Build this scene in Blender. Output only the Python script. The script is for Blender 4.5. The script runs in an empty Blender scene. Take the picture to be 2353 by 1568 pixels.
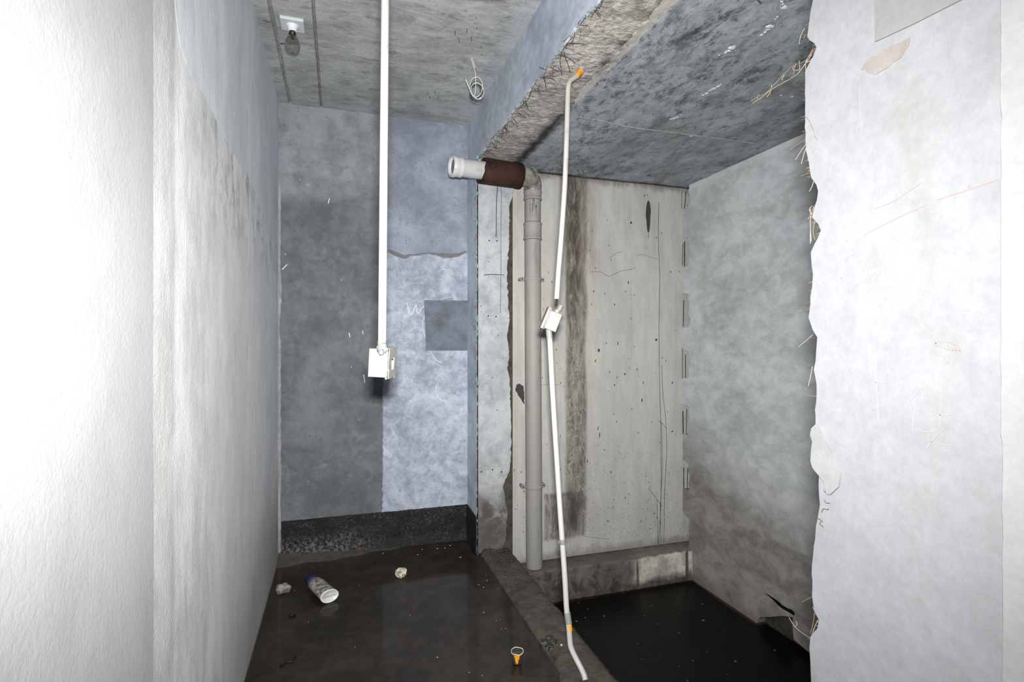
import bpy, math, random
from mathutils import Vector, Matrix, noise as mnoise

random.seed(11)
scene = bpy.context.scene
C = scene.collection

# ------------------------------------------------------------------ camera, world, flash, exposure
F, CX, HY = 1230.0, 1176.5, 788.0            # focal length and horizon in pixels of the 2353x1568 frame
YAW = math.radians(17.85)
CAMZ = 1.21
cam_d = bpy.data.cameras.new('camera')
cam_d.sensor_width = 36.0
cam_d.lens = F / 2353.0 * 36.0
cam_d.shift_y = (HY - 784.0) / 2353.0
cam_d.clip_start = 0.02
cam = bpy.data.objects.new('camera', cam_d)
cam.location = (0, 0, CAMZ)
cam.rotation_euler = (math.radians(90), 0, -YAW)
C.objects.link(cam)
scene.camera = cam

world = bpy.data.worlds.new('world')
world.use_nodes = True
world.node_tree.nodes['Background'].inputs[0].default_value = (0.9, 0.95, 1.0, 1)
world.node_tree.nodes['Background'].inputs[1].default_value = 0.02
scene.world = world

FWD = Vector((math.sin(YAW), math.cos(YAW), 0))
RGT = Vector((math.cos(YAW), -math.sin(YAW), 0))
UP = Vector((0, 0, 1))
CAM = Vector((0, 0, CAMZ))

fl = bpy.data.lights.new('camera_flash', 'AREA')     # the flash head on the camera, a hand's breadth above the lens
fl.shape = 'RECTANGLE'
fl.size, fl.size_y = 0.07, 0.04
fl.energy = 56.0
fl.spread = math.radians(118)
fl.color = (1.0, 0.985, 0.965)
flo = bpy.data.objects.new('camera_flash', fl)
flo.location = CAM + UP * 0.095 + RGT * 0.008
flo.rotation_euler = (math.radians(90), 0, -YAW)
C.objects.link(flo)

vs = scene.view_settings
vs.view_transform = 'Standard'
vs.look = 'None'
vs.exposure = 0.0
vs.gamma = 1.0
vs.use_curve_mapping = False
scene.cycles.diffuse_bounces = 5
scene.cycles.max_bounces = 10
scene.cycles.transparent_max_bounces = 16
scene.cycles.caustics_reflective = False
scene.cycles.caustics_refractive = False

# ------------------------------------------------------------------ room measures (metres, floor of the passage = 0)
XL, YB, ZC = -0.325, 3.235, 2.55          # passage: side wall, end wall, ceiling
XP, XP2 = 0.755, 0.945                    # partition line: near face, far face
ZB = 2.265                                # underside of the beam / alcove ceiling
YC = 2.986                                # front of the column
YP = 3.08                                 # concrete panel at the back of the alcove
XR = 2.20                                 # side wall of the alcove
ZF2 = -0.345                              # water level in the alcove
ZL = -0.14                                # ledge below the panel
YN = -1.6                                 # wall behind the photographer

def ray(px, py):
    return FWD + RGT * ((px - CX) / F) + UP * ((HY - py) / F)
def atT(px, py, t): return CAM + ray(px, py) * t
def onX(px, py, X):
    d = ray(px, py); return CAM + d * (X / d.x)
def onY(px, py, Y):
    d = ray(px, py); return CAM + d * (Y / d.y)
def onZ(px, py, Z):
    d = ray(px, py); return CAM + d * ((Z - CAMZ) / d.z)

# ------------------------------------------------------------------ mesh helpers
class MB:
    def __init__(s): s.v = []; s.f = []; s.sm = []
    def add(s, vs_, fs, smooth=False):
        b = len(s.v)
        s.v += [tuple(v) for v in vs_]
        s.f += [tuple(b + i for i in f) for f in fs]
        s.sm += [smooth] * len(fs)
        return s
    def box(s, lo, hi, M=None):
        x0, y0, z0 = lo; x1, y1, z1 = hi
        vs_ = [Vector(p) for p in ((x0,y0,z0),(x1,y0,z0),(x1,y1,z0),(x0,y1,z0),(x0,y0,z1),(x1,y0,z1),(x1,y1,z1),(x0,y1,z1))]
        if M is not None: vs_ = [M @ v for v in vs_]
        return s.add(vs_, [(0,3,2,1),(4,5,6,7),(0,1,5,4),(1,2,6,5),(2,3,7,6),(3,0,4,7)])
    def bbox(s, lo, hi, b=0.002, M=None):        # box with chamfered edges
        x0,y0,z0 = lo; x1,y1,z1 = hi
        import bmesh
        bm = bmesh.new()
        bmesh.ops.create_cube(bm, size=1)
        for v in bm.verts:
            v.co = Vector((x0+(v.co.x+.5)*(x1-x0), y0+(v.co.y+.5)*(y1-y0), z0+(v.co.z+.5)*(z1-z0)))
        bmesh.ops.bevel(bm, geom=list(bm.edges), offset=b, segments=2, affect='EDGES', profile=.5)
        bm.verts.index_update()
        vs_ = [(M @ v.co if M is not None else v.co.copy()) for v in bm.verts]
        fs = [tuple(v.index for v in f.verts) for f in bm.faces]
        bm.free()
        return s.add(vs_, fs)
    def tube(s, pts, r, n=12, cap=True, smooth=True):
        pts = [Vector(p) for p in pts]
        rs = r if isinstance(r, (list, tuple)) else [r] * len(pts)
        t0 = (pts[1] - pts[0]).normalized()
        a = t0.orthogonal().normalized()
        vs_, fs = [], []
        for i, p in enumerate(pts):
            if i == 0: t = t0
            elif i == len(pts) - 1: t = (pts[i] - pts[i-1]).normalized()
            else:
                t = (pts[i+1] - pts[i-1])
                t = t.normalized() if t.length > 1e-9 else t0
            a = (a - t * a.dot(t)).normalized()
            b = t.cross(a)
            for k in range(n):
                w = 2 * math.pi * k / n
                vs_.append(p + (a * math.cos(w) + b * math.sin(w)) * rs[i])
        for i in range(len(pts) - 1):
            for k in range(n):
                k2 = (k + 1) % n
                fs.append((i*n+k, i*n+k2, (i+1)*n+k2, (i+1)*n+k))
        s.add(vs_, fs, smooth)
        if cap:
            s.add(vs_[:n], [tuple(reversed(range(n)))])
            s.add(vs_[-n:], [tuple(range(n))])
        return s
    def lathe(s, prof, M, n=20, smooth=True):     # prof = [(r, h)], axis = local z
        vs_, fs = [], []
        for r, h in prof:
            for k in range(n):
                w = 2*math.pi*k/n
                vs_.append(M @ Vector((r*math.cos(w), r*math.sin(w), h)))
        for i in range(len(prof)-1):
            for k in range(n):
                k2 = (k+1) % n
                fs.append((i*n+k, i*n+k2, (i+1)*n+k2, (i+1)*n+k))
        return s.add(vs_, fs, smooth)
    def slab(s, outline, d):                      # outline: 3-D loop in a plane; d: extrusion vector (front = outline)
        o = [Vector(p) for p in outline]; n = len(o)
        vs_ = o + [p + d for p in o]
        fs = [tuple(range(n)), tuple(reversed(range(n, 2*n)))]
        fs += [(i, i+n, (i+1) % n + n, (i+1) % n) for i in range(n)]
        return s.add(vs_, fs)
    def blob(s, c, r, seed=0, amp=.3, sub=2, sq=(1,1,1), freq=2.0):
        import bmesh
        bm = bmesh.new(); bmesh.ops.create_icosphere(bm, subdivisions=sub, radius=1)
        bm.verts.index_update()
        c = Vector(c); vs_ = []
        for v in bm.verts:
            k = 1 + amp * mnoise.noise(v.co * freq + Vector((seed*3.1, seed*1.7, 5)))
            vs_.append(c + Vector((v.co.x*sq[0], v.co.y*sq[1], v.co.z*sq[2])) * r * k)
        fs = [tuple(v.index for v in f.verts) for f in bm.faces]; bm.free()
        return s.add(vs_, fs, True)
    def grid(s, fn, nu, nv, smooth=True):
        vs_ = [fn(i/nu, j/nv) for j in range(nv+1) for i in range(nu+1)]
        fs = [(j*(nu+1)+i, j*(nu+1)+i+1, (j+1)*(nu+1)+i+1, (j+1)*(nu+1)+i) for j in range(nv) for i in range(nu)]
        return s.add(vs_, fs, smooth)
    def build(s, name, mat, parent=None, origin=None, recalc=True):
        m = bpy.data.meshes.new(name)
        o3 = Vector(origin) if origin is not None else None
        vv = s.v if o3 is None else [tuple(Vector(v) - o3) for v in s.v]
        m.from_pydata(vv, [], s.f); m.update()
        m.polygons.foreach_set('use_smooth', s.sm)
        import bmesh
        bm = bmesh.new(); bm.from_mesh(m)
        if recalc and len(bm.faces) < 20000: bmesh.ops.recalc_face_normals(bm, faces=bm.faces)
        bm.to_mesh(m); bm.free()
        m.materials.append(mat)
        o = bpy.data.objects.new(name, m)
        if o3 is not None: o.location = o3
        C.objects.link(o)
        if parent is not None:
            o.parent = parent
            if parent.type == 'EMPTY':
                o.location = (Vector(o.location) - parent.location)
        return o

def empty(name, loc, label, cat, group=None):
    o = bpy.data.objects.new(name, None)
    o.empty_display_size = .05
    o.location = loc; C.objects.link(o)
    tag(o, label, cat, group)
    return o
def tag(o, label=None, cat=None, group=None, kind=None):
    if label: o['label'] = label
    if cat: o['category'] = cat
    if group: o['group'] = group
    if kind: o['kind'] = kind
    return o
def struct(o, label=None):
    o['kind'] = 'structure'
    if label: o['label'] = label
    return o

def ragged(pts, step=.02, amp=.004, seed=1, keep=()):
    """densify a 3-D polyline/loop and jitter it inside its own plane; edges listed in keep stay straight"""
    rnd = random.Random(seed); pts = [Vector(p) for p in pts]; out = []
    n = len(pts)
    nrm = None
    for i in range(n):
        a = (pts[(i+1) % n] - pts[i]).cross(pts[(i+2) % n] - pts[(i+1) % n])
        if a.length > 1e-9: nrm = a.normalized(); break
    for i in range(n):
        a, b = pts[i], pts[(i+1) % n]
        out.append(a)
        if i in keep: continue
        L = (b-a).length; k = int(L/step)
        side = nrm.cross((b-a).normalized()) if L > 1e-9 else Vector()
        for j in range(1, k):
            out.append(a.lerp(b, (j + rnd.uniform(-.3, .3))/k) + side * rnd.gauss(0, amp))
    return out

def smoothpath(pts, k=6):
    """Catmull-Rom through the points"""
    P = [Vector(p) for p in pts]; P = [P[0]*2-P[1]] + P + [P[-1]*2-P[-2]]
    out = []
    for i in range(1, len(P)-2):
        for j in range(k):
            t = j/k
            out.append(.5*((2*P[i]) + (P[i+1]-P[i-1])*t + (2*P[i-1]-5*P[i]+4*P[i+1]-P[i+2])*t*t + (3*P[i]-P[i-1]-3*P[i+1]+P[i+2])*t**3))
    out.append(P[-2])
    return out

# ------------------------------------------------------------------ material helpers
def S(r, g, b):
    return tuple((c/255/12.92 if c/255 <= .04045 else ((c/255+.055)/1.055)**2.4) for c in (r, g, b)) + (1,)

class G:
    def __init__(s, name):
        s.m = bpy.data.materials.new(name); s.m.use_nodes = True
        s.t = s.m.node_tree; s.n = s.t.nodes; s.l = s.t.links
        s.b = s.n['Principled BSDF']; s.out = s.n['Material Output']
        tc = s.n.new('ShaderNodeTexCoord'); s.P = tc.outputs['Object']
        sp = s.n.new('ShaderNodeSeparateXYZ'); s.l.new(s.P, sp.inputs[0])
        s.x, s.y, s.z = sp.outputs
    def put(s, sock, v):
        if hasattr(v, 'is_output') or isinstance(v, bpy.types.NodeSocket): s.l.new(v, sock)
        else: sock.default_value = v
    def m_(s, op, a, b=0.0, c=None, clamp=False):
        n = s.n.new('ShaderNodeMath'); n.operation = op; n.use_clamp = clamp
        s.put(n.inputs[0], a); s.put(n.inputs[1], b)
        if c is not None: s.put(n.inputs[2], c)
        return n.outputs[0]
    def add(s, a, b): return s.m_('ADD', a, b)
    def sub(s, a, b): return s.m_('SUBTRACT', a, b)
    def mul(s, a, b): return s.m_('MULTIPLY', a, b)
    def mx(s, a, b): return s.m_('MAXIMUM', a, b)
    def inv(s, a): return s.m_('SUBTRACT', 1.0, a)
    def ramp(s, v, lo, hi):
        n = s.n.new('ShaderNodeMapRange'); n.interpolation_type = 'SMOOTHSTEP'
        s.put(n.inputs[0], v); s.put(n.inputs[1], lo); s.put(n.inputs[2], hi)
        return n.outputs[0]
    def noise(s, scale, det=5, rough=.55, dist=0.0, st=(1,1,1), off=(0,0,0)):
        n = s.n.new('ShaderNodeTexNoise')
        n.inputs['Scale'].default_value = scale; n.inputs['Detail'].default_value = det
        n.inputs['Roughness'].default_value = rough; n.inputs['Distortion'].default_value = dist
        mp = s.n.new('ShaderNodeMapping'); s.l.new(s.P, mp.inputs[0])
        mp.inputs['Scale'].default_value = st; mp.inputs['Location'].default_value = off
        s.l.new(mp.outputs[0], n.inputs['Vector'])
        return n.outputs[0]
    def vor(s, scale, st=(1,1,1), feat='F1', off=(0,0,0)):
        n = s.n.new('ShaderNodeTexVoronoi'); n.feature = feat; n.inputs['Scale'].default_value = scale
        mp = s.n.new('ShaderNodeMapping'); s.l.new(s.P, mp.inputs[0]); mp.inputs['Scale'].default_value = st
        mp.inputs['Location'].default_value = off
        s.l.new(mp.outputs[0], n.inputs['Vector'])
        return n.outputs['Distance']
    def mix(s, f, a, b, mode='MIX'):
        n = s.n.new('ShaderNodeMix'); n.data_type = 'RGBA'; n.blend_type = mode
        s.put(n.inputs[0], f); s.put(n.inputs[6], a); s.put(n.inputs[7], b)
        return n.outputs[2]
    def scale_col(s, c, f):
        n = s.n.new('ShaderNodeVectorMath'); n.operation = 'SCALE'
        s.put(n.inputs[0], c); s.put(n.inputs[3], f); return n.outputs[0]
    def band(s, c, a, b, soft=.02, wob=None):
        """1 between a and b along coordinate c; wob = extra displacement"""
        if wob is not None: c = s.add(c, wob)
        return s.mul(s.ramp(c, a-soft, a+soft), s.inv(s.ramp(c, b-soft, b+soft)))
    def wob(s, scale=6, amp=.05, det=4, st=(1,1,1), off=(0,0,0)):
        return s.mul(s.sub(s.noise(scale, det, .6, 0, st, off), .5), amp*2)
    def specks(s, scale, size, dens, st=(1,1,1), off=(0,0,0)):
        """scattered small marks"""
        v = s.inv(s.ramp(s.vor(scale, st, off=off), size*.5, size))
        return s.mul(v, s.ramp(s.noise(scale*.35, 2, .5, 0, (1,1,1), (7,3,1)), dens, dens+.04))
    def finish(s, col, rough=.85, height=None, bstr=.3, bdist=.01, spec=.3, metal=0.0):
        s.put(s.b.inputs['Base Color'], col); s.put(s.b.inputs['Roughness'], rough)
        s.b.inputs['Specular IOR Level'].default_value = spec
        s.b.inputs['Metallic'].default_value = metal
        if height is not None:
            n = s.n.new('ShaderNodeBump'); n.inputs['Strength'].default_value = bstr; n.inputs['Distance'].default_value = bdist
            s.put(n.inputs['Height'], height); s.l.new(n.outputs[0], s.b.inputs['Normal'])
        return s.m

GAIN = {'ceiling_concrete': 1.25, 'wall_grey': .85, 'plaster_patch_blue': .77, 'plaster_square_dark': .57, 'bitumen_coat': .42,
        'column_plaster': .66, 'alcove_ceiling_concrete': .78, 'alcove_plaster': 1.1, 'beam_plaster_blue': 1.15, 'beam_rough': .9,
        'first_coat_dimmed': .93, 'plaster_white': 1.05, 'plaster_smooth_grey': 1.25, 'floor_wet_concrete': 2.1, 'kerb_rubble': .58, 'ledge_concrete': 1.25,
        'partition_plaster': .69, 'partition_coat': .62, 'partition_grey_patch': .78, 'partition_pink_patch': .76, 'partition_flake': .57,
        'drain_pipe_grey': .64, 'rusty_steel': .6, 'drain_pipe_white': .75, 'conduit_white': .55, 'conduit_spotted': .55, 'box_plastic': .30, 'lid_plastic': .27,
        'sealant_grey': .5, 'reed_straw': .4, 'reed_pale': .4, 'chalk_white_near': .50, 'chalk_red': .66, 'corner_plaster': .7, 'efflorescence': .7, 'mortar_ridge': .6}
def concrete(name, dark, light, scale=1.6, lo=.36, hi=.64, st=(1,1,1), grain=.10, pits=.0, pitcol=(.02,.02,.02,1), rough=.88,
             bstr=.35, bdist=.006, bscale=45, over=None, dist=.6, spec=.25, mott=.16):
    g = G(name)
    a = g.noise(scale, 5, .65, dist, st); b = g.noise(scale*6, 6, .68, .4, st, (3,1,2))
    f = g.ramp(g.add(g.mul(a, .55), g.mul(b, .45)), lo, hi)
    col = g.mix(f, dark, light)
    if over: col = over(g, col)
    fine = g.noise(75, 4, .7, .2)                      # fine mottling and sand grain
    col = g.scale_col(col, g.mul(g.add(1-grain, g.mul(g.noise(260, 2, .6), 2*grain)), g.add(1-mott, g.mul(fine, 2*mott))))
    if pits > 0:
        col = g.mix(g.specks(38, .16, 1-pits), col, pitcol)
    k = GAIN.get(name, 1.0)
    if k != 1.0: col = g.scale_col(col, k)
    return g.finish(col, rough, g.noise(bscale, 4, .68, .2), bstr, bdist, spec)

# ---- materials
def o_left(g, c):
    # grey band, damp foot of the wall, streaks running down
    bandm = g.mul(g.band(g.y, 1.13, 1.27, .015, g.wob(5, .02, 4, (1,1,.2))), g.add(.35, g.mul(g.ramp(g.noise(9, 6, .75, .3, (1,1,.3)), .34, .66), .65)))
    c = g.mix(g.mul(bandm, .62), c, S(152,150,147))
    st = g.ramp(g.noise(9, 6, .72, .4, (1,1,.35), (2,0,0)), .54, .74)
    c = g.mix(g.mul(st, .35), c, S(150,150,148))
    nr = g.mul(g.inv(g.ramp(g.y, 1.4, 2.0)), g.ramp(g.noise(11, 6, .75, .3, (1,1,.4), (3,8,1)), .40, .66))  # grey streaks, deepened at the near end to offset the close flash
    c = g.mix(g.mul(nr, .5), c, S(176,175,172))
    up = g.mul(g.mul(g.ramp(g.z, 1.35, 1.8), g.inv(g.ramp(g.z, 2.1, 2.4))), g.mul(g.ramp(g.y, 1.3, 1.7), g.ramp(g.noise(13, 7, .78, .5, (1,1,.7), (5,2,0)), .46, .64)))
    c = g.mix(g.mul(up, .7), c, S(132,134,130))
    foot = g.mul(g.inv(g.ramp(g.add(g.z, g.wob(2.5, .28, 5, (1,1,.5), (1,6,2))), .12, .62)), g.ramp(g.y, 1.45, 2.3))
    c = g.mix(g.mul(foot, .5), c, S(122,119,110))
    return c
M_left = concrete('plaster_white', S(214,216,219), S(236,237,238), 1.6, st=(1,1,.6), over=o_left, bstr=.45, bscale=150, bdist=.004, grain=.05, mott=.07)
M_leftn = concrete('first_coat_dimmed', S(168,168,168), S(180,181,182), 1.6, st=(1,1,.6), bstr=.22, bscale=110, bdist=.004, grain=.04, mott=.05)  # separate coat, its colour darkened to offset flash falloff along the wall
M_left2 = concrete('plaster_smooth_grey', S(186,190,196), S(214,217,221), 1.6, st=(1,1,.35), bstr=.2, bscale=50, grain=.05, mott=.06)

def o_back(g, c):
    w = g.wob(4, .08, 6)
    top = g.ramp(g.add(g.z, g.wob(5, .16, 7)), 1.96, 2.2)
    c = g.mix(g.mul(top, .75), c, g.mix(g.ramp(g.noise(6, 8, .7), .35, .65), S(132,136,140), S(168,174,182)))
    rb = g.ramp(g.x, .235, .25)
    c = g.mix(rb, c, g.mix(g.ramp(g.noise(3.5, 8, .7, .5), .35, .65), S(128,135,148), S(160,168,182)))
    m = g.ramp(g.noise(24, 6, .75, .6, (1,1,1), (6,1,3)), .54, .68)
    c = g.mix(g.mul(m, .35), c, S(92,95,98))
    l = g.ramp(g.noise(6, 6, .7, .5, (1,1,1), (1,1,9)), .55, .72)
    c = g.mix(g.mul(l, .35), c, S(160,164,168))
    c = g.mix(g.mul(g.specks(16, .09, .52), .6), c, S(190,195,196))
    return c
M_back = concrete('wall_grey', S(97,101,104), S(124,129,134), 2.2, over=o_back, bstr=.2, grain=.07, pits=.42, pitcol=S(80,82,86))
def o_patch(g, c):
    cl = g.ramp(g.noise(9, 6, .7, .8, (1,1,1), (3,1,8)), .50, .68)
    c = g.mix(g.mul(cl, .6), c, S(216,224,236))
    dk = g.ramp(g.noise(26, 6, .75, .6, (1,1,1), (3,4,8)), .55, .68)
    c = g.mix(g.mul(dk, .4), c, S(122,130,142))
    c = g.mix(g.mul(g.specks(60, .2, .5), .8), c, S(104,110,120))
    return g.mix(g.mul(g.ramp(g.noise(5, 6, .6, .3, (1,1,.6), (9,1,1)), .55, .75), .5), c, S(128,137,152))
M_patch = concrete('plaster_patch_blue', S(148,157,172), S(198,206,220), 3.0, lo=.38, hi=.62, over=o_patch, bstr=.25)
M_square = concrete('plaster_square_dark', S(112,118,128), S(146,154,168), 2.5, bstr=.15, grain=.05)
def o_ceil(g, c):
    a = g.ramp(g.noise(4, 7, .78, 1.2, (.5,1.3,1), (4,4,0)), .50, .68)
    c = g.mix(g.mul(a, .6), c, S(84,85,86))
    b = g.ramp(g.noise(20, 6, .75, .5, (.55,1.1,1), (1,7,0)), .53, .66)
    c = g.mix(g.mul(b, .5), c, S(92,88,84))
    l = g.ramp(g.noise(12, 6, .72, .6, (.7,1.1,1), (8,2,0)), .54, .7)
    c = g.mix(g.mul(l, .45), c, S(186,188,186))
    # dark blotch around the old hole near the beam
    dx = g.mul(g.sub(g.x, .50), 1/.13); dy = g.mul(g.sub(g.y, 1.98), 1/.06)
    d = g.add(g.add(g.mul(dx, dx), g.mul(dy, dy)), g.wob(18, .5))
    c = g.mix(g.mul(g.inv(g.ramp(d, .5, 1.3)), .85), c, S(70,66,64))
    jt = g.mx(g.band(g.x, -.104, -.095, .004, g.wob(14, .006)), g.band(g.x, -.268, -.259, .004, g.wob(14, .008)))
    c = g.mix(g.mul(jt, .45), c, S(84,82,80))
    # bluish plaster smeared over the edges where the walls meet the ceiling
    ed = g.ramp(g.add(g.x, g.wob(7, .05, 5)), .66, .74)
    c = g.mix(g.mul(ed, .45), c, S(150,154,160))
    return g.mix(g.mul(g.specks(70, .22, .52), .6), c, S(72,70,68))
M_ceil = concrete('ceiling_concrete', S(132,134,134), S(166,168,167), 2.0, st=(.7,1.2,1), over=o_ceil, bstr=.35, bscale=40, pits=.3, mott=.2)
def o_ceil2(g, c):
    big = g.ramp(g.noise(2.2, 5, .65, .8, (1,.7,1), (2,9,0)), .36, .64)
    a = g.ramp(g.noise(9, 7, .80, .45, (1.2,.6,1), (2,9,0)), .47, .61)
    c = g.mix(g.mul(g.mul(a, g.add(.35, g.mul(big, .65))), .85), c, S(76,80,86))
    b = g.ramp(g.noise(26, 6, .78, .4, (1.2,.6,1), (7,2,0)), .52, .62)
    c = g.mix(g.mul(g.mul(b, g.add(.3, g.mul(big, .7))), .75), c, S(58,58,60))
    l = g.ramp(g.noise(10, 6, .75, .4, (1.2,.6,1), (1,5,0)), .52, .66)
    c = g.mix(g.mul(l, .6), c, S(196,206,212))
    d = g.mul(g.ramp(g.noise(2.4, 5, .7, .5, (1,1,1), (3,3,3)), .46, .66), g.ramp(g.x, 1.3, 1.7))
    c = g.mix(g.mul(d, .5), c, S(104,97,90))
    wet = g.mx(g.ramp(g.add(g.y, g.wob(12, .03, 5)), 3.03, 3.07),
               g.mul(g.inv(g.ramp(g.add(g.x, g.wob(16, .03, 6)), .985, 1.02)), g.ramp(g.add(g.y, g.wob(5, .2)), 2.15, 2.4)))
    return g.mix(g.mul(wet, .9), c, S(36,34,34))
M_ceil2 = concrete('alcove_ceiling_concrete', S(148,155,161), S(184,192,198), 1.8, st=(1.1,.6,1), over=o_ceil2, bstr=.3, bscale=45, rough=.7, dist=.4, spec=.4, mott=.28)
def o_beam(g, c):
    a = g.ramp(g.noise(34, 6, .8, 1.2, (.4,1.0,1), (1,2,0)), .50, .62)
    c = g.mix(g.mul(a, .75), c, S(92,88,84))
    b = g.ramp(g.noise(5, 8, .7, .8, (1,1,1), (4,2,0)), .55, .75)
    c = g.mix(g.mul(b, .5), c, S(108,102,96))
    wet = g.mul(g.ramp(g.add(g.x, g.wob(14, .05, 7)), .93, .965), g.ramp(g.noise(3.5, 4, .6, 0, (.2,1,1), (0,5,0)), .42, .52))
    c = g.mix(g.mul(wet, .75), c, S(64,60,56))
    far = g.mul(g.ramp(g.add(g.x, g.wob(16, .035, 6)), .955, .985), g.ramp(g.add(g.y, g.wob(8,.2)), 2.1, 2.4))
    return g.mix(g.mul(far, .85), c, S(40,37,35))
M_beam = concrete('beam_rough', S(150,146,140), S(206,203,198), 3.5, over=o_beam, bstr=.8, bscale=55, bdist=.010, grain=.12, mott=.3)
def o_strip(g, c):
    wet = g.mul(g.ramp(g.noise(6, 5, .7, .5, (1,.6,1), (0,3,0)), .50, .58), g.band(g.y, 1.35, 1.9, .08))
    return g.mix(g.mul(wet, .7), c, S(78,74,68))
M_strip = concrete('mortar_strip', S(150,148,143), S(186,184,179), 4, over=o_strip, bstr=.4)
M_beamskin = concrete('beam_plaster_blue', S(140,148,160), S(178,186,198), 2.6, st=(1,.7,1), bstr=.22, bscale=30, pits=.3, pitcol=S(90,96,106))
def o_col(g, c):
    a = g.ramp(g.noise(10, 9, .75, .5, (1,1,.8), (2,2,2)), .5, .7)
    c = g.mix(g.mul(a, .55), c, S(142,146,150))
    low = g.inv(g.ramp(g.add(g.z, g.wob(9, .22, 7)), .18, .42))
    c = g.mix(g.mul(low, .9), c, g.mix(g.ramp(g.noise(9, 8, .7), .4, .6), S(78,72,66), S(112,104,97)))
    wt = g.mul(g.ramp(g.noise(12, 7, .75, .4, (1,1,1), (8,2,1)), .5, .58), g.band(g.z, .18, .5, .05))
    return g.mix(g.mul(wt, .7), c, S(176,174,170))
M_col = concrete('column_plaster', S(176,181,186), S(212,216,219), 3.0, over=o_col, bstr=.35, pits=.4, pitcol=S(70,72,74))
M_dark_gap = concrete('dark_gap_core', S(46,44,40), S(78,74,68), 6, bstr=.5)  # wet core; its dark tone also paints the shade inside gaps and holes
def o_panel(g, c):
    lines = g.ramp(g.noise(30, 5, .6, .1, (1,1,.02)), .5, .72)
    c = g.mix(g.mul(lines, .22), c, S(140,138,132))
    # brown water stain that runs down from the ceiling joint
    w = g.wob(9, .02, 6, (1,1,.35))
    core = g.mul(g.band(g.x, 1.345, 1.485, .016, w), g.ramp(g.add(g.z, g.wob(4, .1)), -.05, .12))
    tex = g.ramp(g.noise(18, 8, .8, .6, (1.3,1,.3), (3,0,0)), .36, .62)
    c = g.mix(g.mul(core, g.add(.45, g.mul(tex, .5))), c, S(92,84,78))
    halo = g.mul(g.band(g.x, 1.30, 1.56, .05, g.wob(7, .05, 6, (1,1,.5))), g.ramp(g.add(g.z, g.wob(3, .3)), 1.3, 2.0))
    c = g.mix(g.mul(halo, g.add(.15, g.mul(tex, .45))), c, S(112,102,95))
    core2 = g.mul(g.band(g.x, 1.355, 1.435, .025, g.wob(11, .02, 6, (1,1,.3))), g.ramp(g.z, .7, 1.9))
    c = g.mix(g.mul(core2, g.add(.1, g.mul(tex, .75))), c, S(52,46,43))
    salt = g.mul(g.band(g.x, 1.33, 1.52, .04), g.ramp(g.m_('ABSOLUTE', g.sub(g.noise(9, 5, .7, 1.0, (1,1,.6), (5,5,5)), .5)), .022, .004))
    c = g.mix(g.mul(g.mul(salt, g.inv(g.ramp(g.z, .9, 1.6))), .5), c, S(176,170,162))
    box = g.mul(g.band(g.x, 1.20, 1.475, .012, g.wob(14, .012)), g.band(g.z, -.01, .275, .012, g.wob(10, .012)))
    c = g.mix(g.mul(box, g.add(.25, g.mul(tex, .6))), c, S(88,78,74))
    blk = g.mul(g.band(g.x, 1.37, 1.43, .03, w), g.band(g.z, .03, .27, .05, g.wob(8, .06)))
    c = g.mix(g.mul(blk, .6), c, S(44,40,40))
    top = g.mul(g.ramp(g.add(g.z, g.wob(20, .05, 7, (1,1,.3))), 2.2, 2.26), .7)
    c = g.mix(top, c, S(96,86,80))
    c = g.mix(g.mul(g.specks(26, .13, .50, (1,1,.55)), .85), c, S(74,70,68))
    c = g.mix(g.mul(g.mul(g.specks(60, .2, .45, (1,1,.8), (4,0,2)), g.inv(g.ramp(g.z, .2, .9))), .9), c, S(60,58,56))
    low = g.inv(g.ramp(g.add(g.z, g.wob(12, .07, 6)), -.13, -.06))
    return g.mix(g.mul(low, .6), c, S(110,106,100))
M_panel = concrete('panel_concrete', S(164,163,158), S(183,182,177), 2.0, st=(1.4,1,.4), over=o_panel, bstr=.12, bscale=60, grain=.05)
def o_right(g, c):
    low = g.inv(g.ramp(g.add(g.add(g.z, g.mul(g.sub(g.y, 2.4), -.25)), g.wob(3.2, .18, 6, (1,.5,1.2))), .10, .62))
    c = g.mix(g.mul(low, .85), c, g.mix(g.ramp(g.noise(7, 6, .7, .4, (1,.7,1.2)), .36, .64), S(92,86,80), S(142,137,130)))
    foot = g.inv(g.ramp(g.add(g.z, g.wob(7, .05, 5)), -.34, -.24))
    c = g.mix(g.mul(foot, .4), c, S(84,78,72))
    cov = g.ramp(g.add(g.z, g.wob(9, .012)), 2.21, 2.225)
    c = g.mix(g.mul(cov, .6), c, S(196,199,201))
    str_ = g.ramp(g.noise(4.5, 6, .68, .3, (1,.6,1.3), (2,1,7)), .5, .70)
    c = g.mix(g.mul(str_, .5), c, S(128,129,129))
    return c
M_right = concrete('alcove_plaster', S(158,162,165), S(190,194,197), 2.6, st=(1,.7,1), over=o_right, bstr=.25, bscale=80, grain=.07, dist=.3)
def o_part(g, c):
    b = g.ramp(g.noise(4, 7, .65, .4, (1,.8,.6), (2,7,1)), .54, .74)
    c = g.mix(g.mul(b, .5), c, S(118,116,108))
    return g.mix(g.mul(g.specks(30, .12, .55), .5), c, S(108,104,98))
M_part = concrete('partition_plaster', S(122,124,127), S(134,136,140), 2.2, over=o_part, bstr=.10, bscale=50, grain=.025)
M_part2 = concrete('partition_coat', S(141,141,141), S(147,147,147), 2.0, bstr=.05, grain=.02)
M_part3 = concrete('partition_grey_patch', S(110,112,112), S(120,121,121), 2.5, bstr=.05, grain=.02)
M_part4 = concrete('partition_pink_patch', S(118,112,108), S(128,123,119), 5, bstr=.1, grain=.04)
M_flake = concrete('partition_flake', S(134,136,138), S(146,147,148), 4, bstr=.2, grain=.03)
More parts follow.
